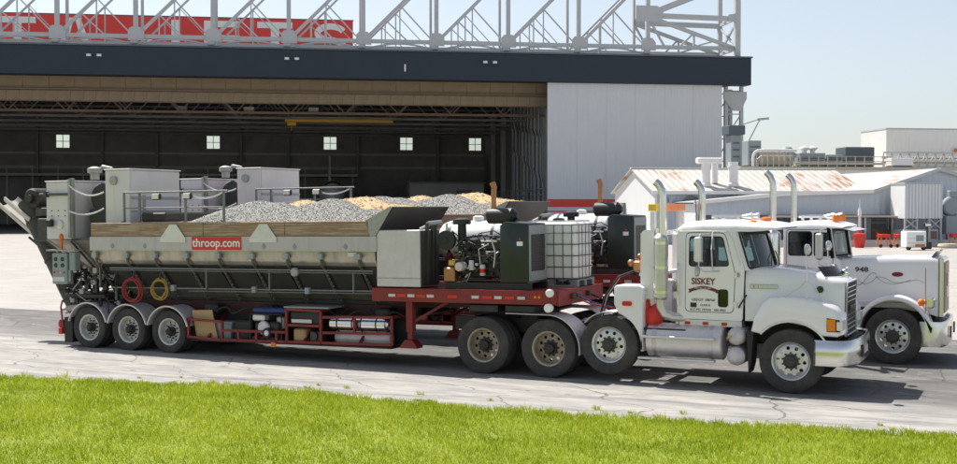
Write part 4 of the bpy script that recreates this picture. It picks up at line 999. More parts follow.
P(MB().box(-8.98, -8.3, -.9, .8, 2.8, 3.0, b=.03), 'gate_box', 'hopper_dark')
def chain(a, c, sag, name='chain', m='white_paint'):
    a = Vector(a); c = Vector(c); pts = []
    for i in range(15):
        u = i/14; p = a.lerp(c, u); p.z -= sag*4*u*(1-u); pts.append(p)
    mb = MB(); mb.path(pts, .012, 6)
    for i in range(29):
        u = i/28; p = a.lerp(c, u); p.z -= sag*4*u*(1-u); mb.ball(p, .022, 6, 4)
    return P(mb, name, m)
chain((-10.93, -.99, 3.62), (-9.95, -1.0, 3.46), .13); chain((-10.93, -.99, 3.05), (-9.95, -1.0, 3.1), .1)
# rail along the top with lamps
for y in (-1.08,):
    P(MB().tube((-9.3, y, 3.44), (-6.5, y, 3.44), .018, 8), 'guard_rail', 'pipe_dull'); P(MB().tube((-9.3, y, 3.1), (-6.5, y, 3.1), .013, 8), 'guard_rail', 'pipe_dull')
    for x in (-9.28, -8.85, -7.6, -6.6): P(MB().box(x-.02, x+.02, y-.02, y+.02, 2.79, 3.44).box(x-.02, x+.02, y-.02, -1.17, 2.79, 2.82), 'rail_post', 'pipe_dull')
    for x in (-8.32, -7.49):
        l_ = P(MB().box(x-.12, x+.12, y-.12, y-.03, 3.27, 3.41, b=.03), 'work_lamp', 'black'); P(MB().box(x-.09, x+.09, y-.13, y-.122, 3.29, 3.39, b=.002), 'lens', 'lamp_clear', l_)
chain((-7.6, -1.08, 3.4), (-6.6, -1.08, 3.42), .12)
# rear mixing auger, cone and fold-out chute
P(MB().loft([[(-11.75, -.9, 2.40), (-10.0, -.9, 2.40), (-10.0, .75, 2.40), (-11.75, .75, 2.40)], [(-11.2, -.3, 1.35), (-10.5, -.3, 1.35), (-10.5, .3, 1.35), (-11.2, .3, 1.35)]]), 'bin_cone', 'hopper')
for y in (-.62,): P(MB().bar((-11.75, -.93, 2.38), (-10.7, -.5, 1.5), .03, .05).bar((-10.98, -.93, 2.38), (-10.45, -.45, 1.5), .03, .05), 'cone_stiffener', 'iron')
au = P(MB().tube((-11.62, -.02, .75), (-13.2, -.02, 3.3), .25, 20), 'mixing_auger', 'hopper_dark')
for k in range(5): P(MB().lathe([(.265, -.02), (.265, .02)], 20), 'auger_band', 'iron', au).matrix_local = Matrix.Translation((-11.8-.28*k, -.02, 1.04+.452*k)) @ Matrix.Rotation(-math.atan2(1.58, 2.55), 4, 'Y')
P(MB().lathe([(.22, -.22), (.26, -.18), (.26, .18), (.22, .22)], 18, (-12.9, 0, 3.36), 'y').lathe([(.1, -.32), (.1, -.2)], 12, (-12.9, 0, 3.36), 'y'), 'auger_motor', 'grease', au)
P(MB().box(-12.7, -12.25, -.3, .3, 2.95, 3.15, b=.02).box(-12.55, -12.0, -.4, .4, 2.35, 2.9, b=.02), 'auger_bracket', 'iron', au)
def trough(a, c, w, h, th=.025):
    a = Vector(a); c = Vector(c); d = (c-a).normalized(); y = Vector((0, 1, 0)); u = d.cross(y)*-1
    u = u if u.z > 0 else -u; mb = MB(); rings = []
    for p in (a, c):
        pr = []
        for i in range(9):
            t_ = PI+PI*i/8; pr.append(p+y*(w/2*math.cos(t_))+u*(h*(.5+.5*math.sin(t_))*2-h*.0))
        pi = []
        for i in range(9):
            t_ = 2*PI-PI*i/8; pi.append(p+y*((w/2-th)*math.cos(t_))+u*(h*(.5+.5*math.sin(t_))*2+th))
        rings.append(pr+pi)
    return mb.loft(rings)
P(trough((-14.15, .05, 3.2), (-12.75, .05, 2.28), .5, .16), 'chute', 'chute', None, 50)
P(trough((-13.75, -.1, 3.28), (-12.95, -.1, 2.76), .44, .16), 'chute', 'chute', None, 50)
P(MB().tube((-13.0, -.2, 2.45), (-12.5, -.15, 2.1), .03, 8), 'chute_strut', 'iron')
# control box, valves, plumbing at the rear
ct = P(MB().box(-11.30, -10.86, -1.20, -.98, 1.42, 2.12, b=.02), 'control_box', 'panel_grey')
P(MB().box(-10.84, -10.66, -1.16, -.96, 1.72, 2.14, b=.02), 'junction_box', 'panel_grey')
for i in range(2):
    for j in range(2): P(MB().lathe([(.045, -1.215), (.05, -1.2)], 14, (-11.18+.2*i, 0, 1.98-.14*j), 'y'), 'gauge', 'black_gloss', ct)
for i in range(4): P(MB().lathe([(.02, -1.22), (.024, -1.2)], 10, (-11.22+.095*i, 0, 1.68), 'y'), 'push_button', ('lamp_red', 'amber', 'tape_white', 'lamp_red')[i], ct)
P(MB().box(-11.25, -10.92, -1.208, -1.202, 1.48, 1.58), 'data_plate', 'tape_white', ct)
P(MB().box(-11.45, -10.6, -1.22, -.95, 2.16, 2.19), 'shelf', 'galv')
P(MB().tube((-11.1, -1.1, 2.19), (-11.1, -1.1, 2.42), .03).lathe([(.05, 2.42), (.055, 2.5), (.03, 2.55), (0, 2.56)], 12, (-11.1, -1.1, 0)), 'beacon', 'orange')
random.seed(3)
vb = MB(); vg = MB(); vc = MB()
for i in range(75):
    x = random.uniform(-11.25, -9.6); y = random.uniform(-1.14, -.5); z = random.uniform(.95, 1.75)
    tgt = random.choice((vb, vb, vb, vb, vg, vc))
    k = random.random()
    if k < .35: tgt.box(x-.06, x+.06, y-.05, y+.05, z-.06, z+.06, b=.012)
    elif k < .7: tgt.lathe([(.05, -.03), (.06, 0), (.05, .03)], 10, (x, y, z), 'y'); tgt.tube((x, y, z), (x, y-.12, z+.02), .014, 6)
    else: tgt.tube((x, y, z-.12), (x, y, z+.14), .035, 8)
for i in range(46):
    x = random.uniform(-11.2, -9.5); y = random.uniform(-1.1, -.5); z = random.uniform(.9, 1.8)
    x2 = x+random.uniform(-.5, .5); z2 = z+random.uniform(-.5, .4)
    random.choice((vb, vb, vg)).path([(x, y, z), (x+(x2-x)*.2, y-.06, z2*.5+z*.5-.1), (x2, y-.02, z2)], .014, 6)
for mb_, n_, m_ in ((vb, 'valve_bank', 'grease'), (vg, 'pipe_fittings', 'galv'), (vc, 'brass_fittings', 'iron')): P(mb_, n_, m_)['kind'] = 'stuff'
P(MB().box(-11.2, -10.0, -.95, .8, 1.1, 1.18), 'rear_platform', 'hopper_dark')
for x in (-9.9, -9.5, -9.15, -8.75): P(MB().path([(x, -1.18, 1.8), (x+.05, -1.2, 1.6), (x+.02, -1.17, 1.37)], .012, 6), 'drop_hose', 'rubber')
P(MB().tube((-10.95, -1.1, .86), (-10.62, -1.1, .9), .07).tube((-11.1, -1.1, .84), (-10.95, -1.1, .86), .035), 'water_valve', 'galv')
# red side rack between wheels and landing gear
RB = 'red'
def rtube(name, *segs):
    mb = MB()
    for a, c in segs: mb.bar(a, c, .05, .05)
    return P(mb, name, RB)
yr = -1.17
rtube('rack_frame', ((-7.5, yr, .36), (-6.62, yr, .31)), ((-7.5, yr, .73), (-6.62, yr, .70)), ((-7.5, yr, .33), (-7.5, yr, .76)), ((-6.62, yr, .28), (-6.62, yr, .72)), ((-7.5, yr, .36), (-7.5, -.6, .36)), ((-6.62, yr, .31), (-6.62, -.6, .31)), ((-7.5, yr, .73), (-7.5, -.6, .73)))
rtube('lower_rail', ((-6.6, yr, .32), (-2.55, yr, .36)), ((-6.6, yr, .52), (-5.0, yr, .53)), ((-6.2, yr, .32), (-6.2, yr, .52)), ((-5.75, yr, .32), (-5.75, yr, .52)), ((-5.25, yr, .32), (-5.25, yr, .52)))
rtube('shelf_frame', ((-5.0, yr, .30), (-5.0, yr, 1.0)), ((-4.18, yr, .32), (-4.18, yr, .98)), ((-5.0, yr, .68), (-4.18, yr, .68)), ((-5.0, yr, 1.0), (-4.18, yr, .98)), ((-5.0, yr, 1.0), (-5.0, -.6, 1.0)), ((-4.18, yr, .98), (-4.18, -.6, .98)))
rtube('tank_frame', ((-4.14, yr, .86), (-2.55, yr, .90)), ((-4.14, yr, .55), (-2.55, yr, .58)), ((-3.4, yr, .56), (-3.4, yr, .88)), ((-2.55, yr, .36), (-2.55, yr, .92)), ((-2.55, yr, .90), (-2.55, -.6, .9)))
for x in (-7.0, -5.6, -4.6, -3.3): rtube('rack_arm', ((x, -1.14, .36), (x, -.56, .80)))
P(MB().box(-7.48, -2.58, -1.14, -.58, .275, .297), 'rack_floor', 'black')
P(MB().box(-5.05, -3.98, -1.2, -.62, 1.03, 1.06), 'shelf_top', 'panel_grey')
P(MB().box(-7.3, -2.5, -.60, -.56, .30, .80), 'shade_backing', 'rubber')  # added black sheet: closes the see-through gap so it stays dark
P(MB().box(-6.45, -6.0, -1.0, -.65, .30, .72, b=.03), 'hydraulic_reservoir', 'black')
for x in (-6.9, -6.3, -5.3, -4.4, -3.6, -2.8):
    P(MB().path(smooth([(x-.5, -.75, 1.0), (x-.2, -.95, .86), (x+.15, -.9, .98), (x+.4, -.8, .88), (x+.6, -.7, 1.02)]), .02, 6), 'hydraulic_hose', 'rubber')
for x in (-7.3, -5.9, -3.1): P(MB().box(x, x+.35, -.9, -.6, .84, 1.04, b=.03), 'brake_chamber', 'black')
ts = P(MB().lathe([(.0, -4.08), (.10, -4.07), (.165, -4.02), (.17, -3.96), (.17, -2.82), (.165, -2.76), (.10, -2.71), (0, -2.70)], 24, (0, -.95, .73), 'x'), 'air_cylinder', 'chrome')
for x in (-3.85, -3.5, -3.3, -2.95): P(MB().lathe([(.174, x-.015), (.174, x+.015)], 24, (0, -.95, .73), 'x'), 'strap', 'black', ts)
P(MB().lathe([(0, -4.0), (.10, -3.98), (.13, -3.9), (.13, -2.8), (.10, -2.72), (0, -2.7)], 20, (0, -.88, .44), 'x'), 'air_cylinder', 'alu_dull')
P(MB().box(-4.9, -4.42, -1.15, -1.13, .73, .80), 'unit_label', 'tape_white')
P(MB().box(-4.95, -4.22, -1.12, -.65, .70, .96, b=.02), 'pump_unit', 'black'); P(MB().box(-4.9, -4.6, -1.10, -.75, .34, .60, b=.03), 'battery_box', 'cardboard')
P(MB().box(-4.5, -4.25, -1.10, -.75, .34, .56, b=.02).lathe([(.08, -1.14), (.08, -1.1)], 14, (-4.38, 0, .47), 'y'), 'valve_unit', 'iron')
P(MB().box(-5.36, -5.24, -1.24, -1.2, .22, .31, b=.01), 'amber_marker', 'amber')
# landing gear
for s in (-1, 1):
    lg = P(MB().box(-2.30, -2.16, s*.98-.07, s*.98+.07, .62, 1.26).box(-2.28, -2.18, s*.98-.05, s*.98+.05, .42, .62), 'landing_leg', 'red')
    P(MB().prism([(-2.42, .30), (-2.04, .30), (-2.04, .33), (-2.15, .46), (-2.31, .46), (-2.42, .33)], s*.98-.12, s*.98+.12), 'foot', 'red', lg)
    P(MB().bar((-2.2, s*.95, .8), (-1.5, s*.8, 1.2), .05, .05), 'leg_brace', 'red')
P(MB().tube((-2.23, -.9, .9), (-2.23, .9, .9), .025), 'crank_shaft', 'iron')
# red deck and gooseneck
dk = P(MB().box(-2.93, .92, -1.2, 1.2, 1.43, 1.47), 'deck_plate', 'red')
for s in (-1, 1): P(MB().box(-2.93, .92, s*1.2-.02*s, s*1.225, 1.22, 1.475), 'deck_beam', 'red')
P(MB().box(.92, .96, -1.21, 1.21, 1.20, 1.48), 'deck_nose', 'red'); P(MB().box(-2.97, -2.93, -1.21, 1.21, 1.22, 1.48), 'deck_tail', 'red')
for x in (-2.51, -2.09, -1.67, -.72, -.25, .22): P(MB().box(x-.075, x+.075, -1.234, -1.227, 1.31, 1.365), 'reflector', 'tape_white')
for x in (-2.30, -1.88, -1.2, -.48, -.02): P(MB().box(x-.1, x+.1, -1.233, -1.227, 1.31, 1.365), 'reflector', 'red_bright')
for x in (.5, .58): P(MB().lathe([(.025, -1.24), (.028, -1.226)], 10, (x, 0, 1.36), 'y'), 'amber_marker', 'amber')
P(MB().prism([(-2.9, 1.21), (.9, 1.21), (.3, 1.12), (-2.3, 1.05), (-2.9, .8)], -.56, -.44), 'gooseneck_web', 'red_shaded')
P(MB().prism([(-2.9, 1.21), (.9, 1.21), (.3, 1.12), (-2.3, 1.05), (-2.9, .8)], .44, .56), 'gooseneck_web', 'red_shaded')
P(MB().box(-.9, .7, -.5, .5, 1.07, 1.11), 'upper_coupler', 'iron')
for x in (-1.5, -.7, .1): P(MB().box(x, x+.08, -1.19, 1.19, 1.30, 1.42), 'cross_member', 'red_shaded')
P(MB().box(-.9, -.3, -1.15, -.7, 1.05, 1.2, b=.02).box(-.15, .45, -1.15, -.7, 1.05, 1.2, b=.02), 'tool_tray', 'black')
P(MB().lathe([(.06, -1.30), (.075, -1.28), (.075, -1.22)], 14, (.80, 0, 1.44), 'y').lathe([(.06, -1.33), (.08, -1.31), (.08, -1.22)], 14, (.78, 0, 1.17), 'y'), 'rubber_bumper', 'poly')
for y, m_ in ((-.55, 'hose_red'), (-.35, 'blue'), (.3, 'rubber')):
    P(MB().path([(.97, y, 1.35), (1.3, y+.1, 1.2), (1.7, y*.6, 1.12), (2.1, y*.4, 1.35), (2.35, y*.3, 1.75)], .018, 6), 'service_hose', m_)
    P(MB().box(.96, 1.03, y-.06, y+.06, 1.3, 1.4, b=.015), 'gladhand', 'iron')
# stainless water tank at the deck rear
wt = P(MB().box(-2.86, -1.90, -1.20, -.42, 1.50, 2.60, b=.012), 'water_tank', 'alu_dull')
P(MB().box(-2.865, -1.895, -1.207, -1.2, 1.66, 1.675), 'tank_seam', 'rim_tan', wt)
for y in (-.95, -.72, -.60): P(MB().box(-1.895, -1.84, y-.03, y+.03, 1.52, 2.72), 'tank_upright', 'hopper_dark', wt)
P(MB().box(-1.895, -1.875, -1.18, -.44, 1.52, 2.58), 'tank_front', 'hopper_dark', wt)
P(MB().tube((-1.85, -.95, 2.72), (-1.85, -.4, 2.74), .045).tube((-2.1, -.8, 2.61), (-1.85, -.7, 2.74), .03), 'filler_pipe', 'galv', wt)
P(MB().lathe([(.05, 2.70), (.05, 2.76), (.035, 2.8)], 12, (-2.93, -1.15, 0)).box(-2.97, -2.89, -1.19, -1.11, 2.2, 2.7), 'marker_lamp', 'orange', wt)
# white poly tank on saddles behind the engine
pt = P(MB().lathe([(0, -2.25), (.25, -2.22), (.36, -2.12), (.40, -2.0), (.40, -.85), (.36, -.72), (.25, -.63), (0, -.6)], 28, (0, .40, 2.36), 'x'), 'poly_tank', 'poly')
for x in (-1.9, -.95): P(MB().prism([(-.02, 1.475), (.82, 1.475), (.82, 2.06), (.72, 2.14), (.08, 2.14), (-.02, 2.06)], x-.05, x+.05, 'x'), 'tank_saddle', 'red', pt); P(MB().lathe([(.404, x-.03), (.404, x+.03)], 28, (0, .4, 2.36), 'x'), 'tank_band', 'black', pt)
P(MB().lathe([(.11, 2.75), (.11, 2.84), (.06, 2.86)], 14, (-1.4, .4, 0)), 'tank_lid', 'poly', pt)

# ------------------------------------------------------------------ loads and equipment that ride on the trailer
def on_trailer(name, label, cat, lx, ly, lz, group=None, kind=None, base=TRY[0][1]):
    Mx = Matrix.Translation(base) @ Matrix.Rotation(-math.atan(SL), 4, 'Y')
    o = empty(name, Mx @ Vector((lx, ly, lz)), (0, -math.atan(SL), 0)); return tag(o, label, cat, group, kind)
def heap(name, m, cones, y0, y1, stones, sr, label, cat):
    nx, ny = 110, 44; x0, x1 = -8.6, -2.75
    ph = [(random.uniform(2, 9), random.uniform(2, 9), random.uniform(0, 6)) for _ in range(6)]
    def hgt(x, y):
        h = 2.2
        for cx, cy, cz, sl in cones:
            d = math.hypot(x-cx, (y-cy)*1.05); h = max(h, cz-sl*(math.sqrt(d*d+.06)-.2))
        h += .011*sum(math.sin(a*x+p)*math.sin(b_*y+p*.7) for a, b_, p in ph)
        return min(h, 2.62+.9*max(0, 1.16-abs(y)), 2.78+1.5*max(0, -2.55-x))
    mb = MB(); mb.grid(lambda u, v: (x0+(x1-x0)*u, y0+(y1-y0)*v, hgt(x0+(x1-x0)*u, y0+(y1-y0)*v)), nx, ny)
    n0 = len(mb.v)
    mb.add([(x0, y0, 2.1), (x1, y0, 2.1), (x1, y1, 2.1), (x0, y1, 2.1)], [(0, 1, 2, 3)])
    oc = [(1, 0, 0), (0, 1, 0), (0, 0, 1), (-1, 0, 0), (0, -1, 0), (0, 0, -1)]; of = [(0,1,2),(1,3,2),(3,4,2),(4,0,2),(1,0,5),(3,1,5),(4,3,5),(0,4,5)]
    k = 0
    while k < stones:
        x = random.uniform(x0, x1); y = random.uniform(y0, y1); z = hgt(x, y)
        if z < 2.5: continue
        s_ = sr*(random.uniform(.45, 1.1) if random.random() < .93 else random.uniform(1.4, 2.2)); a = random.uniform(0, PI); c_, s2 = math.cos(a), math.sin(a); k += 1
        k1 = random.uniform(.85, 1.15); q = (s_*k1, s_*k1, s_*random.uniform(.6, 1))
        mb.add([(x+q[0]*(p[0]*c_-p[1]*s2), y+q[1]*(p[0]*s2+p[1]*c_), z+q[2]*p[2]) for p in oc], of)
    o = mb.done(name, m, None, 25, fix=False)
    Mx = Matrix.Translation(TRY[0][1]) @ Matrix.Rotation(-math.atan(SL), 4, 'Y'); o.matrix_world = Mx
    return tag(o, label, cat, None, 'stuff')
random.seed(11)
gh = heap('gravel_heap', M_GRAVEL, [(-6.7, -.45, 3.10, .36), (-6.15, -.5, 3.25, .36), (-5.7, -.4, 3.20, .38), (-4.75, -.5, 3.17, .34), (-4.35, -.45, 3.24, .36), (-3.4, -.55, 3.02, .36)], -1.15, .45, 34000, .0105, 'heap of grey gravel filling the near side of the front hopper trailer', 'gravel')
sh_ = heap('sand_heap', M_SAND, [(-5.4, .35, 3.24, .36), (-4.15, .35, 3.30, .33), (-3.5, .45, 3.18, .32), (-6.7, .6, 2.9, .36)], -.75, 1.15, 2500, .022, 'tan sand heaped behind the gravel in the front hopper trailer', 'sand')

def generator(base, label):
    g = on_trailer('generator_set', label, 'generator', -.3, -.55, 1.475, 'diesel generator sets', base=base)
    q = lambda mb, n_, m_, p_=None: mb.done(n_, M[m_], p_ or g)
    q(MB().box(-1.15, .62, -.47, -.37, 0, .12).box(-1.15, .62, .3, .4, 0, .12).box(-1.15, -1.05, -.36, .29, .02, .1), 'skid', 'black')
    hs = q(MB().prism([(0, .12), (.58, .12), (.58, 1.24), (.10, 1.27), (0, 1.2)], -.46, .40, 'y', .02), 'radiator_housing', 'gen_green')
    q(MB().box(.583, .60, -.36, .30, .35, 1.02), 'radiator_grille', 'black', hs)
    for k in range(12): q(MB().box(.601, .608, -.36, .30, .38+k*.053, .40+k*.053), 'grille_bar', 'iron', hs)
    q(MB().box(.582, .60, -.44, -.37, .16, 1.2).box(.582, .60, .31, .38, .16, 1.2).box(.582, .60, -.369, .309, 1.03, 1.2).box(.582, .60, -.369, .309, .16, .34), 'grille_frame', 'panel_grey', hs)
    q(MB().box(.35, .47, -.468, -.462, .82, .90), 'maker_badge', 'text_white', hs); q(MB().prism([(.39, .92), (.43, .92), (.41, .98)], -.468, -.462), 'badge_mark', 'red_bright', hs)
    q(MB().box(-1.0, 0, -.22, .2, .2, .72, b=.03), 'engine_block', 'grease')
    q(MB().box(-.95, -.05, -.16, .14, .72, .92, b=.03), 'valve_cover', 'iron')
    for k in range(6): q(MB().box(-.93+k*.15, -.83+k*.15, -.26, -.2, .5, .7, b=.015), 'port_cover', 'iron')
    q(MB().lathe([(.19, -.38), (.19, -.30), (.1, -.30)], 24, (-1.18, 0, .92), 'y').lathe([(.05, -.40), (.06, -.38)], 12, (-1.18, 0, .92), 'y'), 'flywheel_cover', 'black')
    q(MB().tube((-.95, -.12, .6), (-.95, -.12, 1.22), .085, 14).lathe([(.17, 1.22), (.18, 1.26), (.17, 1.32), (.05, 1.35)], 18, (-.95, -.12, 0)), 'air_intake', 'black')
    q(MB().tube((-1.2, -.28, 1.0), (-1.2, -.28, 1.25), .03), 'breather', 'alu')
    ac = q(MB().lathe([(.09, -.44), (.15, -.40), (.155, .10), (.11, .14), (.06, .2)], 22, (0, -.05, 1.38), 'x'), 'silencer', 'black')
    q(MB().path([(-.30, -.05, 1.45), (-.30, -.05, 1.82), (-.29, -.05, 1.93), (-.33, -.05, 2.02)], [.05, .05, .055, .06], 12), 'exhaust_pipe', 'copper', ac)
    for a, c_, r_ in (((-.9, -.26, .55), (-.3, -.3, .62), .025), ((-.6, -.28, .3), (-.1, -.3, .75), .02), ((-1.1, -.25, .4), (-.7, -.3, .35), .03), ((-.9, -.2, .95), (-.1, -.25, .98), .022)):
        q(MB().path([a, ((a[0]+c_[0])/2, a[1]-.05, (a[2]+c_[2])/2+.05), c_], r_, 7), 'coolant_pipe', 'iron')
    q(MB().lathe([(.05, .25), (.055, .26), (.055, .44), (.04, .46)], 14, (-.42, -.33, 0)), 'oil_filter', 'tape_white'); q(MB().lathe([(.056, .30), (.056, .38)], 14, (-.42, -.33, 0)), 'filter_band', 'lamp_red')
    q(MB().lathe([(.045, .35), (.05, .36), (.05, .52), (.04, .54)], 14, (-.66, -.32, 0)), 'fuel_filter', 'tape_white')
    q(MB().lathe([(.08, -.5), (.09, -.48), (.09, -.28), (.07, -.26)], 16, (-.85, 0, .42), 'y'), 'alternator', 'alu_dull')
    q(MB().box(-1.22, -.98, -.42, -.2, .12, .40, b=.02), 'battery', 'copper'); q(MB().box(-1.15, -1.0, -.36, -.15, .42, .55, b=.02), 'control_module', 'brass')
    q(MB().path([(-.55, -.28, .95), (-.5, -.3, 1.05), (-.2, -.28, 1.1), (-.05, -.2, 1.0)], .012, 6).path([(-.7, -.27, .7), (-.62, -.32, .85), (-.58, -.3, .5)], .012, 6).path([(-1.0, -.3, .8), (-.8, -.33, .95), (-.6, -.3, .9)], .015, 6), 'wiring_loom', 'rubber')
    q(MB().path([(-.48, -.3, .46), (-.5, -.33, .75), (-.3, -.3, .85)], .013, 6).path([(-.2, -.3, .4), (-.15, -.33, .7), (-.25, -.3, .95)], .018, 6), 'fuel_line', 'alu')
    rs = random.Random(5); bits = {'grease': MB(), 'iron': MB(), 'alu_dull': MB()}
    for i in range(70):
        x = rs.uniform(-1.15, -.03); z = rs.uniform(.16, 1.05); y = rs.uniform(-.36, -.2); mb = bits[rs.choice(('grease', 'grease', 'iron', 'iron', 'alu_dull'))]; k = rs.random()
        if k < .3: mb.box(x-.03, x+.03, y-.02, y+.04, z-.025, z+.025, b=.006)
        elif k < .55: mb.lathe([(.022, y-.03), (.03, y-.02), (.03, y+.04)], 8, (x, 0, z), 'y')
        else: mb.path([(x, y, z), (x+rs.uniform(-.12, .12), y-.05, z+rs.uniform(-.1, .12)), (x+rs.uniform(-.3, .3), y+.02, z+rs.uniform(-.22, .22))], rs.uniform(.006, .014), 6)
    for m_, mb in bits.items(): q(mb, 'engine_fittings', m_)['kind'] = 'stuff'
    return g
generator(TRY[0][1], 'dark green diesel generator with open engine on the front trailer deck')
generator(TRY[1][1], 'dark green diesel generator on the rear trailer, partly hidden by the front truck cab')

def tote(base, label):
    t_ = on_trailer('tote_tank', label, 'tote', .28, .55, 1.475, 'caged plastic tote tanks', base=base)
    q = lambda mb, n_, m_, p_=None: mb.done(n_, M[m_], p_ or t_)
    hx, hy = .56, .5
    pal = MB()
    for y in (-.42, 0, .42): pal.box(-hx, hx, y-.06, y+.06, 0, .03); pal.box(-hx, -hx+.14, y-.06, y+.06, .03, .11); pal.box(-.07, .07, y-.06, y+.06, .03, .11); pal.box(hx-.14, hx, y-.06, y+.06, .03, .11)
    for x in (-.5, -.25, 0, .25, .5): pal.box(x-.06, x+.06, -hy, hy, .111, .135)
    q(pal, 'pallet', 'panel_grey')
    rings = []
    for z, k in ((.137, .88), (.17, .98), (.3, 1), (1.12, 1), (1.2, .96), (1.25, .84)):
        rings.append([(u*k, v*k, z) for u, v in rrect(-hx+.03, hx-.03, -hy+.03, hy-.03, .09)])
    q(MB().loft(rings), 'bottle', 'poly', None); q(MB().lathe([(.11, 1.25), (.12, 1.26), (.12, 1.32), (.05, 1.33)], 18), 'cap', 'black')
    ring = rrect(-hx, hx, -hy, hy, .10)
    for z in (.16, .38, .60, .82, 1.04, 1.2): q(MB().path([(u, v, z) for u, v in ring], .009, 6, closed=True), 'cage_hoop', 'iron')
    for i in range(6):
        for s in (-1, 1): q(MB().tube((-hx+.1+.184*i, s*hy, .137), (-hx+.1+.184*i, s*hy, 1.2), .008, 6), 'cage_bar', 'iron')
    for i in range(5):
        for s in (-1, 1): q(MB().tube((s*hx, -hy+.12+.19*i, .137), (s*hx, -hy+.12+.19*i, 1.2), .008, 6), 'cage_bar', 'iron')
    for y in (-.2, .2): q(MB().box(-hx, hx, y-.03, y+.03, 1.255, 1.28), 'top_bar', 'galv')
    return t_
tote(TRY[0][1], 'white caged tote tank on a pallet at the front of the near trailer deck')
def coil(x, y, z, rr, turns, m_, nm, label):
    c_ = on_trailer(nm, label, 'hose', x, y, z, 'hoses hung on the trailer side')
    pts = []
    for i in range(turns*20):
        a = 2*PI*i/20; r2 = rr*(1+.09*math.sin(i*.37)); pts.append((r2*math.cos(a)+.02*math.sin(i*.21), -.012*(i/20)-.01, r2*math.sin(a)*1.02+.02*math.sin(i*.13)))
    MB().path(pts, .017, 6).done('hose_loop', M[m_], c_); MB().path([(.05, .02, rr), (.04, -.06, rr+.02), (.04, -.02, rr+.16)], .02, 6).done('hanger_strap', M['iron'], c_)
coil(-8.95, -1.20, 1.33, .24, 5, 'hose_red', 'coiled_hose', 'coiled red hose hanging above the middle trailer wheel')
coil(-8.22, -1.20, 1.36, .20, 4, 'hose_yellow', 'coiled_hose', 'coiled yellow hose hanging beside the red one')
pw = on_trailer('plywood_board', 'tan plywood board leaning in the red side rack', 'board', -7.18, -1.02, .31)
MB().prism([(-.30, .60), (-.18, .0), (.36, .02), (.22, .62)], -.05, -.03).done('board', M['cardboard'], pw)
cn = on_trailer('storage_bin', 'grey plastic bin in the red side rack beside the plywood', 'bin', -6.75, -.82, .299)
MB().loft([[(-.2, -.16, 0), (.2, -.16, 0), (.2, .16, 0), (-.2, .16, 0)], [(-.26, -.2, .34), (.26, -.2, .34), (.26, .2, .34), (-.26, .2, .34)]]).done('bin_body', M['panel_grey'], cn); MB().box(-.28, .28, -.22, .22, .341, .38, b=.015).done('lid', M['galv'], cn)
en = on_trailer('pump_engine', 'small petrol engine with a blue top in the red side rack', 'engine', -5.55, -.92, .299)
MB().box(-.3, .3, -.18, .18, .12, .42, b=.03).done('engine_body', M['grease'], en); MB().box(-.36, .55, -.2, .2, .60, .70, b=.04).done('fuel_tank', M['blue'], en)
MB().lathe([(.12, -.24), (.14, -.22), (.14, -.18)], 18, (-.05, 0, .3), 'y').done('recoil_starter', M['alu_dull'], en); MB().box(-.32, -.02, -.24, -.02, .44, .58, b=.03).done('air_cleaner', M['alu'], en)
MB().lathe([(.10, -.29), (.11, -.27), (.11, -.22), (.06, -.22)], 18, (.07, 0, .2), 'y').done('wheel', M['rubber'], en); MB().lathe([(.05, -.30), (.06, -.29)], 12, (.07, 0, .2), 'y').done('wheel_hub', M['alu'], en)
for s in (-1, 1): MB().path([(-.38, s*.22, .02), (-.38, s*.22, .58), (.4, s*.22, .58), (.4, s*.22, .02)], .016, 6).done('roll_frame', M['black'], en)
MB().lathe([(.09, .28), (.1, .3), (.1, .5), (.08, .52)], 16, (.25, 0, 0), 'z').done('muffler', M['alu_dull'], en)
MB().box(-.36, .4, -.2, .2, .0, .12, b=.01).done('base_plate', M['black'], en)
# the second trailer in the far lane is a copy with its own heaps
t2 = copy_tree(tr); t2.location = TRY[1][1]
t2['label'] = 'second hopper trailer standing behind the front one in the far lane'
for src, nm, lb in ((gh, 'gravel_heap', 'grey gravel heap in the rear hopper trailer, above the generator'), (sh_, 'sand_heap', 'tan sand heap in the rear hopper trailer, left of the hangar door')):
    c = src.copy(); COL.objects.link(c); c['label'] = lb
    c.matrix_world = Matrix.Translation(TRY[1][1]) @ Matrix.Rotation(-math.atan(SL), 4, 'Y')
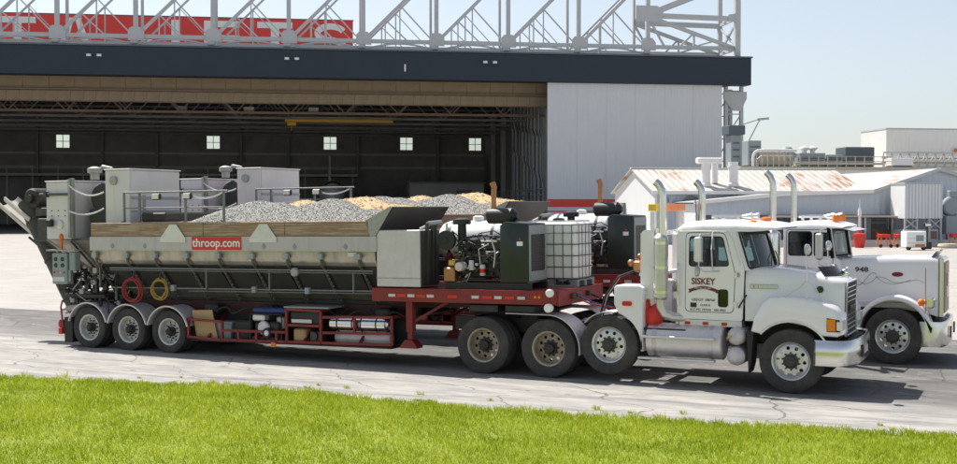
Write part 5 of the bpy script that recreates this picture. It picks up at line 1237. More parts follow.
# ------------------------------------------------------------------ front tractor (x forward, y across, z up)
tk = tag(empty('truck_tractor', (0, 1.22, 0)), 'white day-cab truck tractor with maroon door lettering, nearest the camera', 'truck', 'white truck tractors')
def Q(mb, name, m, parent=None, ang=32): return mb.done(name, M[m], parent or CUR, ang)
CUR = tk
def both(fn):
    for s in (-1, 1): fn(s)
def chassis(x0, x1, drives, kx):
    for s in (-1, 1): Q(MB().box(x0, x1, s*.43-.045, s*.43+.045, .74, 1.0), 'frame_rail', 'black')
    for x in np.arange(x0+.2, x1-.2, .9): Q(MB().box(x, x+.1, -.38, .38, .78, .96), 'cross_member', 'black')
    for x in drives:
        for s in (-1, 1): wheel(CUR, 'dr', x, s*1.06, .535, far=s > 0, spin=.4*x)
        Q(MB().tube((x, -.9, .535), (x, .9, .535), .09).ball((x, 0, .535), .24, 14, 10), 'axle', 'grease')
        Q(MB().box(x-.5, x+.5, -.60, -.5, .62, .72, b=.02).box(x-.5, x+.5, .5, .6, .62, .72, b=.02), 'leaf_spring', 'grease')
    fw = Q(MB().prism([(kx-.55, -.2), (kx-.5, -.12), (kx-.1, -.06), (kx-.1, .06), (kx-.5, .12), (kx-.55, .2), (kx-.5, .38), (kx-.1, .46), (kx+.38, .46), (kx+.42, .38), (kx+.42, -.38), (kx+.38, -.46), (kx-.1, -.46), (kx-.5, -.38)], 1.12, 1.165, 'z'), 'fifth_wheel', 'grease')
    Q(MB().box(kx-.1, kx+.2, -.5, -.36, 1.0, 1.119).box(kx-.1, kx+.2, .36, .5, 1.0, 1.119), 'fifth_wheel_bracket', 'grease', fw)
chassis(-.85, 6.35, (.07, 1.39), .67)
Q(MB().box(2.0, 2.6, -.3, .3, 1.001, 1.04), 'deck_plate', 'alu'); Q(MB().prism([(1.75, 1.0), (2.35, 1.0), (2.35, 1.06), (1.85, 1.06)], -.5, -.2), 'ramp_plate', 'galv')
for s in (-1, 1):
    wheel(tk, 'st', 2.56, s*1.06, .535+.13, style='steer', rim='rim_alu', far=s > 0, inner=False, spin=.3)
    wheel(tk, 'st', 5.77, s*1.06, .535+.01, style='steer', rim='rim_alu', far=s > 0, inner=False, spin=.9)
Q(MB().tube((2.56, -.9, .66), (2.56, .9, .66), .08), 'axle', 'grease'); Q(MB().box(5.7, 5.84, -.9, .9, .42, .54), 'axle', 'grease')
# rear fender over the second drive axle
for s in (-1, 1):
    f = Q(MB().ring([(.615, s*1.22), (.628, s*1.22), (.628, s*.55), (.615, s*.55)], 20, (1.39, 0, .535), 'y', R(-8), R(92)), 'rear_fender', 'alu_dull')
    Q(MB().box(.55, 1.37, s*1.22, s*.55, 1.150, 1.162), 'fender_lip', 'alu_dull', f)
    Q(MB().tube((1.99, s*.5, .62), (1.99, s*1.0, .62), .03), 'fender_bracket', 'black', f)
# pusher-axle fender and white rear cabinet
ca = [(2.56+.60*math.cos(R(a)), .665+.60*math.sin(R(a))) for a in range(-8, 79, 8)]
for s in (-1, 1):
    c = Q(MB().prism([(3.20, .58)]+ca+[(2.66, 1.40), (2.66, 1.70), (2.70, 1.74), (3.14, 1.74), (3.20, 1.70)], s*1.21, s*.62, 'y', .03), 'rear_cabinet', 'white_paint')
    Q(MB().prism(rrect(2.82, 3.0, 1.38, 1.46, .03), s*1.225, s*1.205), 'marker_lamp', 'lamp_red', c)
    Q(MB().ring([(.585, s*1.21), (.60, s*1.21), (.60, s*.7), (.585, s*.7)], 14, (2.56, 0, .665), 'y', R(80), R(140)), 'fender_lip', 'alu_dull', c)
    Q(MB().prism([(3.10, 1.50), (3.34, 1.50), (3.34, 2.62), (3.28, 2.72), (3.16, 2.72), (3.10, 2.66)], s*1.03, s*.99), 'heat_shield', 'white_paint')
    Q(MB().prism([(3.30, 2.74), (3.36, 2.74), (3.36, 1.2), (3.30, 1.2)], s*.96, s*.6), 'rack_panel', 'alu')
hr = Q(MB().box(3.26, 3.34, -1.0, 1.0, 2.62, 2.70).box(3.26, 3.34, -.98, -.90, 1.0, 3.05).box(3.26, 3.34, .90, .98, 1.0, 3.05), 'headache_rack', 'white_paint')
for k in range(4): Q(MB().box(3.22, 3.36, -.98+.49*k, -.5+.49*k, 3.06, 3.19, b=.01), 'rack_timber', 'orange' if k else 'yellow', hr)
Q(MB().box(3.05, 3.34, -.95, .95, 1.9, 1.95), 'rack_shelf', 'alu', hr)
# hoses arch behind the cab
for y, m_ in ((-.35, 'rubber'), (-.2, 'rubber'), (-.28, 'alu')):
    Q(MB().path([(2.1, y, 1.1), (2.25, y-.1, 1.5), (2.5, y-.1, 1.85), (2.75, y, 1.95), (3.1, y, 1.8), (3.25, y, 1.5)], .022, 7), 'air_hose', m_)
Q(MB().box(2.80, 2.95, -.55, -.25, 1.95, 2.15, b=.03).ball((2.72, -.4, 2.1), .07, 10, 6).ball((2.86, -.3, 2.22), .06, 10, 6), 'hose_tender', 'copper')
# exhaust: muffler, stack, elbow
def stack(x, y, z0, z1, zt, rm, rp, tipdx):
    mu = Q(MB().lathe([(rp, z0-.03), (rm-.02, z0), (rm, z0+.03), (rm, z1-.03), (rm-.02, z1), (rp, z1+.04)], 26, (x, y, 0)), 'muffler', 'stainless')
    for z in (z0+.12, (z0+z1)/2, z1-.12): Q(MB().lathe([(rm+.004, z-.025), (rm+.004, z+.025)], 26, (x, y, 0)), 'muffler_band', 'chrome', mu)
    P_ = [(x+.03, y, z1), (x+.03, y, zt-.36), (x+.027, y, zt-.24), (x+.005, y, zt-.12), (x-.045, y, zt-.03), (x+tipdx, y, zt+.015)]
    Q(MB().path(P_, [rp]*6, 18), 'stack_pipe', 'chrome', mu)
    return mu
mu = stack(3.50, -1.12, 1.52, 2.62, 3.56, .128, .068, -.10)
Q(MB().path([(3.50, -1.12, 1.52), (3.50, -1.12, 1.38), (3.56, -1.1, 1.26), (3.70, -1.05, 1.20), (3.95, -.9, 1.18)], .08, 14), 'exhaust_elbow', 'stainless', mu)
stack(3.62, 1.12, 1.52, 2.62, 3.60, .128, .068, -.10)
# red bag stuffed behind the muffler
rbg = tag(empty('red_bag', (3.30, .27, 1.001)), 'crumpled red bag tucked behind the fuel tank below the muffler', 'bag')
bg_ = MB().ball((0, 0, .20), .19, 20, 12, (1.15, .8, 1.05)); bg_.v = [(p[0]*(1+.12*math.sin(p[2]*22+p[0]*9)), p[1]*(1+.1*math.sin(p[0]*19)), p[2]+.03*math.sin(p[0]*25+p[1]*14)) for p in bg_.v]
bg_.done('bag_body', M['red_bright'], rbg, 60); MB().ball((-.12, -.02, .36), .10, 12, 8, (1, .8, 1.4)).done('bag_neck', M['red_bright'], rbg, 60)
Q(MB().box(2.95, 3.95, -1.15, -.48, .96, 1.0), 'bag_shelf', 'black')
# fuel tank, steps, air tanks
for s in (-1, 1):
    ft = Q(MB().lathe([(0, 3.24), (.27, 3.24), (.30, 3.26), (.30, 4.58), (.27, 4.60), (0, 4.60)], 36, (0, s*.92, .78), 'x'), 'fuel_tank', 'alu')
    for x in (3.40, 4.40): Q(MB().lathe([(.306, x-.035), (.306, x+.035)], 36, (0, s*.92, .78), 'x'), 'tank_strap', 'stainless', ft)
    Q(MB().box(3.18, 4.50, s*1.20, s*1.32, .84, .885, b=.008).box(3.35, 3.42, s*1.1, s*1.21, .80, .86).box(4.36, 4.43, s*1.1, s*1.21, .80, .86), 'tank_step', 'alu', ft)
    Q(MB().box(3.14, 4.50, s*1.18, s*1.32, .46, .50, b=.008).box(3.35, 3.40, s*1.0, s*1.2, .44, .48).box(4.36, 4.41, s*1.0, s*1.2, .44, .48), 'tank_step', 'alu', ft)
    Q(MB().lathe([(.05, 0), (.05, .05), (.04, .06)], 12, (3.75, s*.92, 1.075)), 'filler_cap', 'chrome', ft)
    for z, r_ in ((.92, .155), (.58, .165)):
        a = Q(MB().lathe([(0, s*1.24), (.06, s*1.235), (.11, s*1.21), (r_-.01, s*1.16), (r_, s*1.10), (r_, s*.5), (0, s*.45)], 24, (4.84, 0, z), 'y'), 'air_tank', 'alu_dull')
    Q(MB().path([(4.78, s*1.24, .93), (4.72, s*1.27, .90), (4.70, s*1.2, .86)], .02, 6), 'drain_valve', 'brass')
    Q(MB().prism([(5.03, 1.02), (5.14, 1.02), (5.10, .45), (5.06, .30)], s*1.18, s*.75), 'mud_flap', 'rubber')
# cab --------------------------------------------------------------
side = rpoly([(3.77, 1.18), (4.92, 1.17), (4.95, 2.06), (4.74, 2.735), (3.77, 2.735)], .05)
doorO = rpoly([(3.91, 1.30), (4.77, 1.30), (4.80, 1.99), (4.61, 2.69), (3.91, 2.69)], .09)
doorI = rpoly([(3.922, 1.312), (4.758, 1.312), (4.788, 1.99), (4.60, 2.678), (3.922, 2.678)], .085)
win = rpoly([(3.985, 2.10), (4.685, 2.115), (4.565, 2.615), (3.985, 2.615)], .06)
low = rrect(4.505, 4.665, 1.41, 1.70, .04)
def yb(z): return 1.03-.055*max(0, z-2.0)   # tumblehome
body = empty('cab', (0, 0, 0), (0, 0, 0), tk)
def Qc(mb, n_, m_, ang=32): return mb.done(n_, M[m_], body, ang)
for s in (-1, 1):
    Qc(MB().plate(side, [doorO], lambda x, z: (x, s*yb(z), z), lambda x, z: (x, s*(yb(z)-.04), z)), 'cab_side', 'white_body')
    d = empty('door', (0, 0, 0), (0, 0, 0), tk)
    MB().plate(doorI, [win, low], lambda x, z: (x, s*(yb(z)+.006), z), lambda x, z: (x, s*(yb(z)-.03), z)).done('door_skin', M['white_body'], d)
    MB().plate([(x*.99+4.3*.01, z) for x, z in win], [], lambda x, z: (x, s*(yb(z)-.012), z)).done('window_glass', M['cab_glass'], d)
    MB().plate(low, [], lambda x, z: (x, s*(yb(z)-.006), z)).done('lower_window', M['dark_glass'], d)
    def gasket(lp, nm): MB().path([(x, s*(yb(z)+.006), z) for x, z in lp], .010, 6, closed=True).done(nm, M['rubber'], d)
    gasket(win, 'window_seal'); gasket(low, 'window_seal')
    MB().bar((4.40, s*(yb(2.12)+.002), 2.10), (4.365, s*(yb(2.6)+.002), 2.62), .02, .022).done('vent_divider', M['black'], d)
    MB().box(4.01, 4.12, s*1.033, s*1.045, 1.385, 1.465, b=.004).done('latch_plate', M['black'], d)
    MB().path([(4.86, s*1.045, 1.40), (4.90, s*1.08, 1.47), (4.97, s*1.08, 1.58), (4.985, s*1.02, 1.62)], .014, 8).done('hood_latch', M['black'], d)
    for z in (1.45, 1.95): Qc(MB().box(4.77, 4.83, s*1.03, s*1.052, z-.05, z+.05, b=.006), 'hinge', 'white_paint')
    Qc(MB().path([(3.80, s*(yb(2.7)+.012), 2.70), (4.2, s*(yb(2.7)+.014), 2.712), (4.62, s*(yb(2.7)+.012), 2.708), (4.72, s*(yb(2.6)+.01), 2.62), (4.88, s*(yb(2.1)+.008), 2.12)], .012, 6), 'rain_gutter', 'white_paint')
    Qc(MB().box(4.79, 4.87, s*1.036, s*1.045, 1.93, 2.0), 'marker', 'rim_tan')
    Qc(MB().box(3.80, 4.90, s*1.0, s*.7, 1.06, 1.165), 'sill', 'white_paint')
    for x in (3.95, 4.27, 4.60): Qc(MB().box(x-.05, x+.05, s*1.015, s*1.002, 1.08, 1.13, b=.004), 'sill_lamp', 'lamp_red')
    Qc(MB().path([(3.80, s*1.06, 1.4), (3.80, s*1.09, 1.45), (3.80, s*1.09, 2.1), (3.80, s*1.06, 2.15)], .015, 8), 'grab_rail', 'chrome')
    Qc(MB().lathe([(.012, s*1.03), (.014, s*1.045)], 8, (3.85, 0, 2.3), 'y'), 'handle', 'chrome')
Qc(MB().plate([(-.99, 1.18), (.99, 1.18), (.99, 2.73), (-.99, 2.73)], [rrect(-.6, .6, 2.1, 2.55, .06)], lambda y, z: (3.77, y, z), lambda y, z: (3.81, y, z)), 'cab_back', 'white_body')
MB().plate(rrect(-.6, .6, 2.1, 2.55, .06), [], lambda y, z: (3.785, y, z)).done('rear_window', M['cab_glass'], body)
Qc(MB().box(3.82, 4.93, -.98, .98, 1.10, 1.175), 'floor', 'interior')
# windscreen: bowed glass, frame and pillars
def wsx(y, z): return 4.97-(z-2.06)*.30+.33*(1-abs(y/1.0)**2.4)
def wsp(u, v, o=0):
    y = -.965+1.93*u; z = 2.07+.62*v; return (wsx(y, z)+o, y, z)
MB().grid(lambda u, v: wsp(.02+.96*u, .03+.94*v, -.012), 16, 4).done('windscreen', M['cab_glass'], tk)
lp = [wsp(u, .02) for u in np.linspace(.02, .98, 13)]+[wsp(.985, v) for v in np.linspace(.08, .92, 6)]+[wsp(u, .98) for u in np.linspace(.98, .02, 13)]+[wsp(.015, v) for v in np.linspace(.92, .08, 6)]
Q(MB().path(lp, .022, 6, closed=True), 'windscreen_seal', 'rubber')
Q(MB().path([wsp(.5, 0.02), wsp(.5, .98)], .012, 6), 'windscreen_bar', 'black')
for s, u0, u1 in ((-1, -.02, .03), (1, .97, 1.02)):
    Qc(MB().loft([[wsp(u0, v), wsp(u1, v), (wsx(.97, 2.07+.62*v)-.09, s*.93, 2.07+.62*v), (wsx(.97, 2.07+.62*v)-.09, s*.975, 2.07+.62*v)] for v in np.linspace(-.05, 1.06, 6)]), 'pillar', 'white_body')
for u in (.30, .62): Q(MB().path([wsp(u, -.02, .02), wsp(u+.05, .25, .025), wsp(u+.18, .42, .02)], .010, 6), 'wiper', 'black')
# roof cap with visor
rf = []
for x, cr, zb, hw in ((3.74, .01, 2.72, .96), (3.765, .08, 2.715, .985), (3.85, .16, 2.71, 1.0), (4.2, .20, 2.71, 1.0), (4.8, .205, 2.71, 1.0), (5.05, .19, 2.71, 1.0), (5.28, .13, 2.725, .99), (5.44, .06, 2.75, .96), (5.48, .02, 2.765, .93)):
    rg = []
    for i in range(17):
        t_ = PI*i/16; c_, s_ = math.cos(t_), math.sin(t_)
        rg.append((x+ (.10*(1-abs(c_)**2) if x > 5.2 else 0), hw*(1 if c_ > 0 else -1)*abs(c_)**.38, zb+cr*abs(s_)**.62))
    rf.append(rg)
Q(MB().loft(rf), 'cab_roof', 'white_body', None, 50)
for y in (-.78, -.16, 0, .16, .78): Q(MB().ball((5.0+.1*(1-y*y), y, 2.915-.07*y*y), .045, 12, 6, (1.7, 1.2, .8)), 'roof_marker', 'amber')
for y in (-.3, .25): Q(MB().tube((4.2, y, 2.96), (4.75, y, 2.96), .03).lathe([(.03, 4.75), (.075, 4.9), (.085, 4.92)], 14, (0, y, 2.96), 'x').box(4.25, 4.3, y-.03, y+.03, 2.89, 2.95).box(4.65, 4.7, y-.03, y+.03, 2.89, 2.95), 'air_horn', 'chrome')
Q(MB().tube((4.0, -.6, 2.9), (3.97, -.6, 3.3), .008, 6), 'antenna', 'black')
# cab interior
for s in (-1, 1):
    Q(MB().box(3.95, 4.4, s*.55-.25, s*.55+.25, 1.45, 1.62, b=.05).box(3.86, 4.02, s*.55-.24, s*.55+.24, 1.55, 2.35, b=.06).box(4.05, 4.3, s*.55-.15, s*.55+.15, 1.176, 1.44), 'seat', 'seat')
Q(MB().box(4.72, 4.98, -.95, .95, 1.55, 2.03, b=.05), 'dashboard', 'interior')
Q(MB().path([(4.55+.06*math.sin(a), .5+.23*math.cos(a), 2.0+.2*math.sin(a)) for a in [2*PI*i/24 for i in range(24)]], .016, 6, closed=True).tube((4.58, .5, 2.0), (4.75, .5, 1.85), .03), 'steering_wheel', 'black')
Q(MB().box(3.83, 4.9, -.95, .95, 2.66, 2.70), 'headliner', 'interior')
# hood
HS = [(4.96, .99, 2.09, 1.18), (5.2, .965, 2.10, 1.18), (5.6, .88, 2.075, 1.18), (6.0, .78, 2.015, 1.10), (6.35, .69, 1.935, 1.0), (6.52, .645, 1.895, .97), (6.55, .61, 1.87, .97)]
rg = []
for x, hw, zt, zb in HS:
    hf = [(-hw-.01, zb), (-hw, zb+.3), (-hw+.01, zt-.20), (-hw+.04, zt-.075), (-hw+.11, zt-.02), (-hw+.26, zt-.002), (-.15, zt+.012)]
    rg.append([(x, y, z) for y, z in hf]+[(x, -y, z) for y, z in reversed(hf)])
hd = Q(MB().loft(rg), 'hood', 'white_body', None, 40)
for s in (-1, 1):
    v = MB().box(5.04, 5.50, s*.915, s*.985, 1.735, 1.81, b=.012); v.v = [(x, y+s*(-.02-.085*(x-5.04)/.46+.045), z) for x, y, z in v.v]
    v = Q(v, 'side_vent', 'stainless', hd)
    for k in range(6): Q(MB().box(5.08+k*.066, 5.12+k*.066, s*(1.0-.014*k), s*(.985-.014*k), 1.752, 1.793), 'vent_slot', 'rim_tan', v)
    fe = [(5.10, 1.02), (5.16, 1.28), (5.30, 1.52), (5.42, 1.60), (5.62, 1.62), (5.95, 1.605), (6.25, 1.56), (6.48, 1.46), (6.58, 1.33), (6.60, 1.02), (6.52, .985), (6.34, .99)]
    arc = [(5.77+.66*math.cos(R(a)), .57+.645*math.sin(R(a))) for a in range(32, 141, 9)]
    f = Q(MB().prism(fe+arc[1:], s*1.225, s*.56, 'y', .05), 'front_fender', 'white_body', None, 40)
    Q(MB().path([(x, s*1.2, z) for x, z in arc], .016, 6), 'fender_edge', 'white_paint', f)
    hl = Q(MB().prism([(6.36, 1.07), (6.575, 1.07), (6.565, 1.27), (6.36, 1.30)], s*1.232, s*1.0), 'headlamp_pod', 'black', f)
    Q(MB().prism([(6.37, 1.085), (6.50, 1.085), (6.50, 1.275), (6.37, 1.285)], s*1.240, s*1.10), 'turn_signal', 'amber', hl)
    Q(MB().box(6.51, 6.612, s*1.236, s*.86, 1.09, 1.25, b=.012), 'headlamp', 'lamp_clear', hl)
Q(MB().box(4.9, 6.45, -.55, .55, .75, 1.5, b=.03), 'engine_block', 'grease')
# grille, badge
gr = Q(MB().box(6.552, 6.585, -.50, .50, .97, 1.84), 'grille', 'rubber')
Q(MB().path([(6.575, -.53, .95), (6.575, .53, .95), (6.575, .53, 1.85), (6.575, -.53, 1.85)], .026, 8, closed=True), 'grille_surround', 'white_body', gr)
for k in range(10):
    z = 1.05+k*.078
    if 1.33 < z < 1.45: continue
    Q(MB().box(6.586, 6.593, -.48, .48, z-.008, z+.014, b=.002), 'grille_bar', 'chrome', gr)
bp = Q(MB().box(6.586, 6.605, -.32, .32, 1.335, 1.455, b=.006), 'badge_plate', 'rubber', gr)
lettering('lettering', 'MACK', .13, (6.608, 0, 1.393), M['chrome'], bp, rot=(PI/2, 0, PI/2), bold=.004, sx=1.4)
# smoked hood deflector and ornament
df = MB().grid(lambda u, v: (6.24+.22*(1-(2*u-1)**2)-.12*v, -.62+1.24*u, 1.945+.17*v), 12, 3); df.v += [(x-.012, y, z) for x, y, z in df.v]; n_ = len(df.v)//2; df.f += [tuple(i+n_ for i in reversed(f)) for f in df.f]
Q(df, 'hood_deflector', 'black_gloss')
Q(MB().ball((6.48, 0, 2.01), .05, 10, 6, (1.5, .8, 1)).ball((6.52, 0, 2.06), .035, 8, 6).box(6.41, 6.53, -.03, .03, 1.88, 1.98, b=.01).box(6.41, 6.44, -.045, .045, 1.92, 1.97), 'hood_ornament', 'chrome')
Q(MB().lathe([(.06, -.012), (.06, 0)], 14, (6.18, -.79, 1.74), 'y').lathe([(.035, -.02), (.035, -.012)], 12, (6.18, -.79, 1.74), 'y'), 'round_emblem', 'black_gloss')
# bumper
BP = [(6.18, -1.235), (6.50, -1.235), (6.64, -1.20), (6.74, -1.05), (6.79, -.6), (6.80, 0)]; BP = BP+[(x, -y) for x, y in reversed(BP[:-1])]
rg = []
for x, y in BP:
    d = Vector((x-6.0, y*.35)).normalized()*.03
    rg.append([(x, y, .50), (x+d.x*.5, y+d.y*.5, .53), (x+d.x*.8, y+d.y*.8, .72), (x+d.x*.4, y+d.y*.4, .90), (x-.02, y*.985, .925), (x-.05, y*.96, .90), (x-.05, y*.96, .51)])
bu = Q(MB().loft(rg), 'bumper', 'chrome', None, 50)
for y in (-.42, .42): Q(MB().box(6.80, 6.84, y-.03, y+.03, .60, .80, b=.008), 'tow_hook', 'black', bu)
Q(MB().box(6.825, 6.835, -.22, .22, .63, .75), 'number_plate', 'tape_white', bu)
Q(MB().box(6.3, 6.68, -.9, .9, .55, .88), 'bumper_bracket', 'black', bu)
# mirrors
for s in (-1, 1):
    m_ = Q(MB().box(4.17, 4.28, s*1.24, s*1.40, 2.19, 2.62, b=.02), 'mirror', 'white_paint')
    Q(MB().box(4.16, 4.168, s*1.255, s*1.385, 2.21, 2.60), 'mirror_glass', 'chrome', m_)
    Q(MB().path([(4.36, s*1.02, 2.66), (4.25, s*1.30, 2.66), (4.23, s*1.32, 2.6), (4.23, s*1.32, 2.1), (4.30, s*1.28, 2.03), (4.52, s*1.04, 2.02)], .014, 8).path([(4.40, s*1.03, 2.70), (4.42, s*1.2, 2.4), (4.40, s*1.04, 2.04)], .012, 8), 'mirror_arm', 'alu', m_)
    Q(MB().lathe([(0, -.02), (.075, -.015), (.10, 0), (.09, .04), (.03, .06)], 18, (4.19, s*1.32, 2.03), 'x'), 'convex_mirror', 'stainless', m_)
    h_ = Q(MB().path([(6.03, s*1.18, 1.54), (6.02, s*1.12, 2.0), (6.0, s*1.1, 2.33)], .011, 8).path([(5.66, s*1.14, 1.62), (5.9, s*1.12, 1.78), (6.02, s*1.12, 1.92)], .009, 6).path([(6.3, s*1.05, 1.48), (6.15, s*1.1, 1.8), (6.02, s*1.12, 1.92)], .009, 6), 'fender_mirror_arm', 'alu')
    Q(MB().lathe([(0, -.03), (.075, -.022), (.10, 0), (.085, .05), (.03, .075)], 18, (6.0, s*1.1, 2.42), 'x'), 'fender_mirror', 'stainless', h_)
# door lettering
dd = [o for o in bpy.data.objects if o.parent == tk and o.name.startswith('door')][0]
yd = -1.0395
lettering('lettering', 'SISKEY', .155, (4.235, yd, 1.835), M['text_maroon'], dd, bold=.003, sx=.92)
MB().path([(4.03+.42*i/12, yd+.002, 1.685+.045*math.sin(PI*i/12)) for i in range(13)], .026, 4).done('banner', M['text_maroon'], dd)
for s, x in ((-1, 4.03), (1, 4.45)): MB().prism([(x, 1.71), (x+s*.06, 1.70), (x+s*.04, 1.67), (x+s*.06, 1.635), (x, 1.645)], yd, yd+.005).done('banner', M['text_maroon'], dd)
lettering('lettering', 'HAULING CO. INC.', .034, (4.24, yd-.026, 1.722), M['text_white'], dd)
for txt, sz, x, z, mm in (('USDOT 188760', .062, 4.24, 1.515, 'text_dark'), ('CLASS B', .05, 4.27, 1.425, 'text_dark'), ('ICC MC 197434', .055, 4.19, 1.345, 'text_dark'), ('404-4962', .055, 4.53, 1.345, 'text_dark')):
    lettering('lettering', txt, sz, (x, yd, z), M[mm], dd)

# ------------------------------------------------------------------ far tractor, long square hood
t2k = tag(empty('truck_tractor', (0, 4.92, .12)), 'white long-nosed truck tractor with a flag in its grille, in the far lane', 'truck', 'white truck tractors')
CUR = t2k
chassis(.6, 7.7, (1.5, 2.84), 2.1)
for s in (-1, 1): wheel(t2k, 'st', 7.0, s*1.06, .535, style='steer', rim='rim_alu', far=s > 0, inner=False, spin=.5, turn=R(-3))
Q(MB().box(6.93, 7.07, -.9, .9, .42, .54), 'axle', 'grease')
body = empty('cab', (0, 0, 0), (0, 0, 0), t2k)
side2 = rpoly([(4.9, 1.05), (5.86, 1.05), (5.88, 2.04), (5.80, 2.60), (4.9, 2.60)], .05)
win2 = rrect(4.99, 5.44, 2.05, 2.52, .05); win3 = rpoly([(5.49, 2.05), (5.80, 2.05), (5.75, 2.50), (5.49, 2.50)], .03)
for s in (-1, 1):
    Qc(MB().plate(side2, [win2, win3], lambda x, z: (x, s*1.0, z), lambda x, z: (x, s*.96, z)), 'cab_side', 'white_body')
    MB().plate(win2, [], lambda x, z: (x, s*.985, z)).done('window_glass', M['dark_glass'], body)
    MB().plate(win3, [], lambda x, z: (x, s*.985, z)).done('window_glass', M['cab_glass'], body)
    for lp in (win2, win3): MB().path([(x, s*1.0, z) for x, z in lp], .012, 6, closed=True).done('window_seal', M['rubber'], body)
    d = MB().path([(x, s*1.001, z) for x, z in rpoly([(4.95, 1.15), (5.83, 1.15), (5.85, 2.02), (5.79, 2.56), (4.95, 2.56)], .06)], .006, 4, closed=True).done('door_seam', M['interior'], body)
Qc(MB().box(4.88, 4.92, -.96, .96, 1.05, 2.6), 'cab_back', 'white_body'); Qc(MB().box(4.93, 5.85, -.95, .95, 1.05, 1.12), 'floor', 'interior')
Qc(MB().box(5.55, 5.86, -.94, .94, 1.6, 2.0), 'dashboard', 'interior'); Qc(MB().box(4.95, 5.1, -.8, -.3, 1.3, 2.3, b=.05).box(4.95, 5.1, .3, .8, 1.3, 2.3, b=.05), 'seat', 'seat')
def w2(u, v, o=0):
    y = -.96+1.92*u; z = 2.03+.55*v; return (5.88-.08*v+.17*(1-abs(2*u-1))+o, y, z)
for a, c in ((.03, .485), (.515, .97)):
    MB().grid(lambda u, v: w2(a+(c-a)*u, .06+.88*v, -.01), 4, 3).done('windscreen', M['cab_glass'], t2k)
    Q(MB().path([w2(a, .05), w2(c, .05), w2(c, .95), w2(a, .95)], .02, 6, closed=True), 'windscreen_seal', 'rubber')
Q(MB().bar(w2(.5, -.05), w2(.5, 1.05), .06, .05), 'windscreen_bar', 'white_body')
for u in (.0, 1.0): Q(MB().bar(w2(u, -.05, -.03), w2(u, 1.06, -.03), .09, .08), 'pillar', 'white_body')
Q(MB().box(5.0, 5.6, -.3, .1, 2.02, 2.03), 'cab_shelf', 'interior')
rf = []
for x, cr, zb, hw in ((4.87, .01, 2.60, .95), (4.9, .07, 2.60, .98), (5.0, .13, 2.59, 1.0), (5.4, .16, 2.59, 1.0), (5.75, .13, 2.59, 1.0), (5.95, .08, 2.59, .99), (6.02, .04, 2.59, .97)):
    rf.append([(x+(.08*(1-abs(math.cos(PI*i/16))**2) if x > 5.7 else 0), hw*(1 if math.cos(PI*i/16) > 0 else -1)*abs(math.cos(PI*i/16))**.4, zb+cr*abs(math.sin(PI*i/16))**.65) for i in range(17)])
Q(MB().loft(rf), 'cab_roof', 'white_body', None, 50)
vz = MB().grid(lambda u, v: (5.98+.10*(1-abs(2*u-1))+.26*v, -.97+1.94*u, 2.60-.06*v+.02*math.sin(PI*u)), 10, 3); n_ = len(vz.v); vz.v += [(x, y, z-.015) for x, y, z in vz.v]; vz.f += [tuple(i+n_ for i in f) for f in vz.f]
Q(vz, 'sun_visor', 'alu')
for y in (-.62, -.30, .05, .5): Q(MB().lathe([(.05, 2.72), (.055, 2.75), (.05, 2.80), (.03, 2.85), (0, 2.86)], 14, (5.82, y, 0)), 'roof_marker', 'amber')
for y in (-.5, .5): Q(MB().tube((5.1, y, 2.82), (5.6, y, 2.82), .03).lathe([(.03, 5.6), (.08, 5.78), (.09, 5.8)], 14, (0, y, 2.82), 'x').box(5.15, 5.2, y-.03, y+.03, 2.74, 2.81).box(5.5, 5.55, y-.03, y+.03, 2.74, 2.81), 'air_horn', 'chrome')
HS = [(5.88, .76, 1.98, 1.05), (6.2, .74, 2.01, 1.05), (7.0, .69, 2.04, 1.05), (7.6, .64, 2.05, .95), (7.76, .63, 2.045, .9)]
rg = []
for x, hw, zt, zb in HS:
    hf = [(-hw, zb), (-hw, zt-.16), (-hw+.015, zt-.06), (-hw+.06, zt-.012), (-hw+.16, zt), (-.12, zt+.008)]
    rg.append([(x, y, z) for y, z in hf]+[(x, -y, z) for y, z in reversed(hf)])
hd = Q(MB().loft(rg), 'hood', 'white_body', None, 40)
Q(MB().prism([(5.86, 1.05), (6.0, 1.05), (6.0, 1.96), (5.86, 2.04)], -.99, .99), 'cowl', 'white_body')
Q(MB().box(7.76, 7.86, -.63, .63, .86, 2.03, b=.035), 'grille_shell', 'chrome')
g2 = Q(MB().box(7.862, 7.872, -.52, .52, .96, 1.94), 'grille', 'rim_tan')
for k in range(24): Q(MB().box(7.873, 7.885, -.47+k*.04, -.455+k*.04, .97, 1.93), 'grille_bar', 'brass' if k % 3 == 0 else 'alu', g2)
fl = Q(MB().box(7.888, 7.893, -.28, .28, 1.25, 1.72), 'flag', 'text_white')
for k in range(7): Q(MB().box(7.894, 7.897, -.28, .28, 1.25+k*.0723, 1.286+k*.0723), 'flag_stripe', 'lamp_red', fl)
Q(MB().box(7.898, 7.901, -.28, -.05, 1.47, 1.72), 'flag_canton', 'blue', fl)
Q(MB().grid(lambda u, v: (7.62+.16*(1-(2*u-1)**2)*.5+.10*v, -.58+1.16*u, 2.03+.13*v), 10, 2), 'hood_deflector', 'black_gloss')
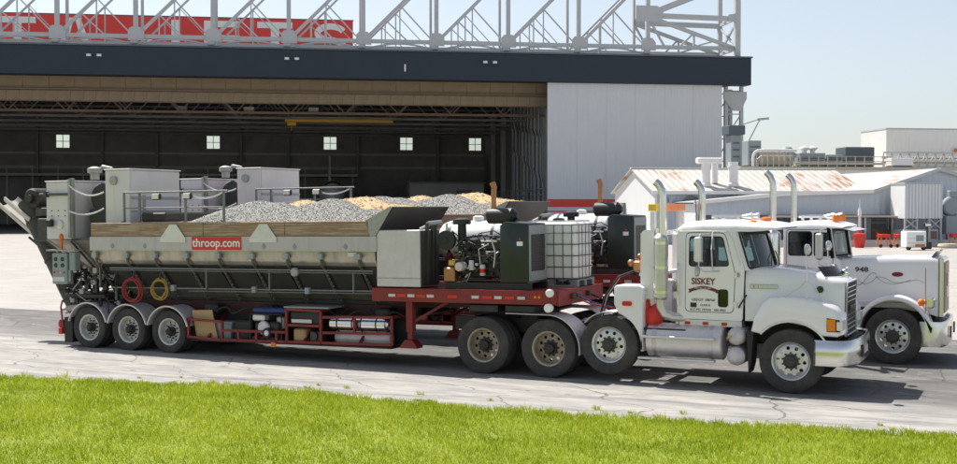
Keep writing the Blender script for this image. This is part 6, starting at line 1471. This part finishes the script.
for s in (-1, 1):
    arc = [(7.0+.62*math.cos(R(a)), .60+.62*math.sin(R(a))) for a in range(6, 181, 9)]
    ou = [(7.0+.70*math.cos(R(a)), .60+.72*math.sin(R(a))) for a in range(180, -1, -9)]
    f = Q(MB().prism([(6.33, .55), (6.26, .55)]+ou[1:-1]+[(7.72, .78), (7.72, .62), (7.63, .62)]+arc[1:], s*1.20, s*.62, 'y', .03), 'front_fender', 'white_body', None, 40)
    Q(MB().box(6.1, 7.6, s*.745, s*.70, 1.05, 1.15), 'hood_trim', 'alu', hd)
    hl = Q(MB().box(7.55, 7.73, s*1.10, s*.86, 1.08, 1.30, b=.04), 'headlamp_pod', 'chrome'); Q(MB().box(7.731, 7.75, s*1.08, s*.88, 1.1, 1.28, b=.005), 'lens', 'lamp_clear', hl)
    Q(MB().ball((7.50, s*1.12, 1.20), .07, 12, 8, (1, .8, 1)), 'turn_signal', 'amber', hl); Q(MB().tube((7.6, s*.9, .9), (7.63, s*.95, 1.09), .03), 'lamp_bracket', 'chrome', hl)
    Q(MB().tube((7.58, s*1.16, .85), (7.58, s*1.2, 1.85), .008, 6), 'guide_rod', 'copper')
    m_ = Q(MB().box(5.56, 5.70, s*1.18, s*1.34, 1.98, 2.50, b=.03), 'mirror', 'stainless'); Q(MB().path([(5.7, s*1.0, 2.58), (5.64, s*1.26, 2.56), (5.63, s*1.27, 1.9), (5.75, s*1.02, 1.8)], .014, 8), 'mirror_arm', 'chrome', m_)
    Q(MB().lathe([(.14, 1.5), (.15, 1.55), (.15, 2.45), (.14, 2.5), (.07, 2.55)], 22, (4.70, s*1.1, 0)), 'muffler', 'chrome'); Q(MB().path([(4.70, s*1.1, 2.5), (4.70, s*1.1, 3.35), (4.69, s*1.1, 3.5), (4.64, s*1.1, 3.62), (4.56, s*1.1, 3.70)], .066, 16), 'stack_pipe', 'chrome')
    Q(MB().tube((4.70, s*1.1, 1.5), (4.9, s*.6, .95), .06), 'exhaust_elbow', 'stainless')
    ft = Q(MB().lathe([(0, 3.6), (.28, 3.6), (.31, 3.62), (.31, 5.55), (.28, 5.57), (0, 5.57)], 30, (0, s*.9, .72), 'x'), 'fuel_tank', 'alu')
    Q(MB().box(5.6, 6.2, s*1.15, s*.5, .45, .95, b=.02), 'battery_box', 'alu')
    # scrolled pinstripe and badge on the hood side
    for pts, r_ in (([(6.26, s*.747, 1.47), (6.36, s*.745, 1.50), (6.46, s*.737, 1.62), (6.55, s*.73, 1.72), (6.64, s*.722, 1.70)], .0045), ([(6.30, s*.746, 1.56), (6.42, s*.74, 1.50), (6.56, s*.73, 1.56), (6.66, s*.722, 1.64), (6.80, s*.711, 1.62), (6.98, s*.698, 1.54), (7.2, s*.68, 1.56), (7.38, s*.66, 1.60), (7.52, s*.645, 1.54)], .004), ([(6.62, s*.725, 1.66), (6.74, s*.716, 1.56), (6.92, s*.702, 1.51), (7.12, s*.687, 1.54), (7.26, s*.674, 1.60)], .0035)):
        Q(MB().path(smooth(pts), r_, 4), 'pinstripe', 'hvac', hd)
    Q(MB().prism([(7.02+.11*math.cos(a), 1.70+.045*math.sin(a)) for a in [2*PI*i/20 for i in range(20)]], s*.695, s*.66), 'oval_badge', 'text_maroon', hd)
nn = lettering('lettering', '948', .13, (6.36, -.742, 1.78), M['text_dark'], hd, bold=.003, sx=1.3)
BP = [(7.50, -1.2), (7.70, -1.19), (7.86, -1.10), (7.93, -.8), (7.96, 0)]; BP = BP+[(x, -y) for x, y in reversed(BP[:-1])]
bu = Q(MB().loft([[(x, y, .36), (x+.015, y, .40), (x+.015, y, .80), (x, y, .84), (x-.04, y*.97, .83), (x-.04, y*.97, .37)] for x, y in BP]), 'bumper', 'chrome', None, 50)
Q(MB().box(7.40, 7.90, -.9, .9, .42, .78), 'bumper_bracket', 'black', bu)
for y in (-.5, .5): Q(MB().box(7.97, 8.0, y-.05, y+.05, .5, .72, b=.01), 'tow_hook', 'black', bu)
Q(MB().box(6.0, 7.7, -.5, .5, .6, 1.3, b=.03), 'engine_block', 'grease')
Q(MB().path([(4.6, -.9, 1.6), (4.62, -.5, 1.9), (4.7, -.3, 1.6)], .03, 8), 'air_hose', 'rubber')
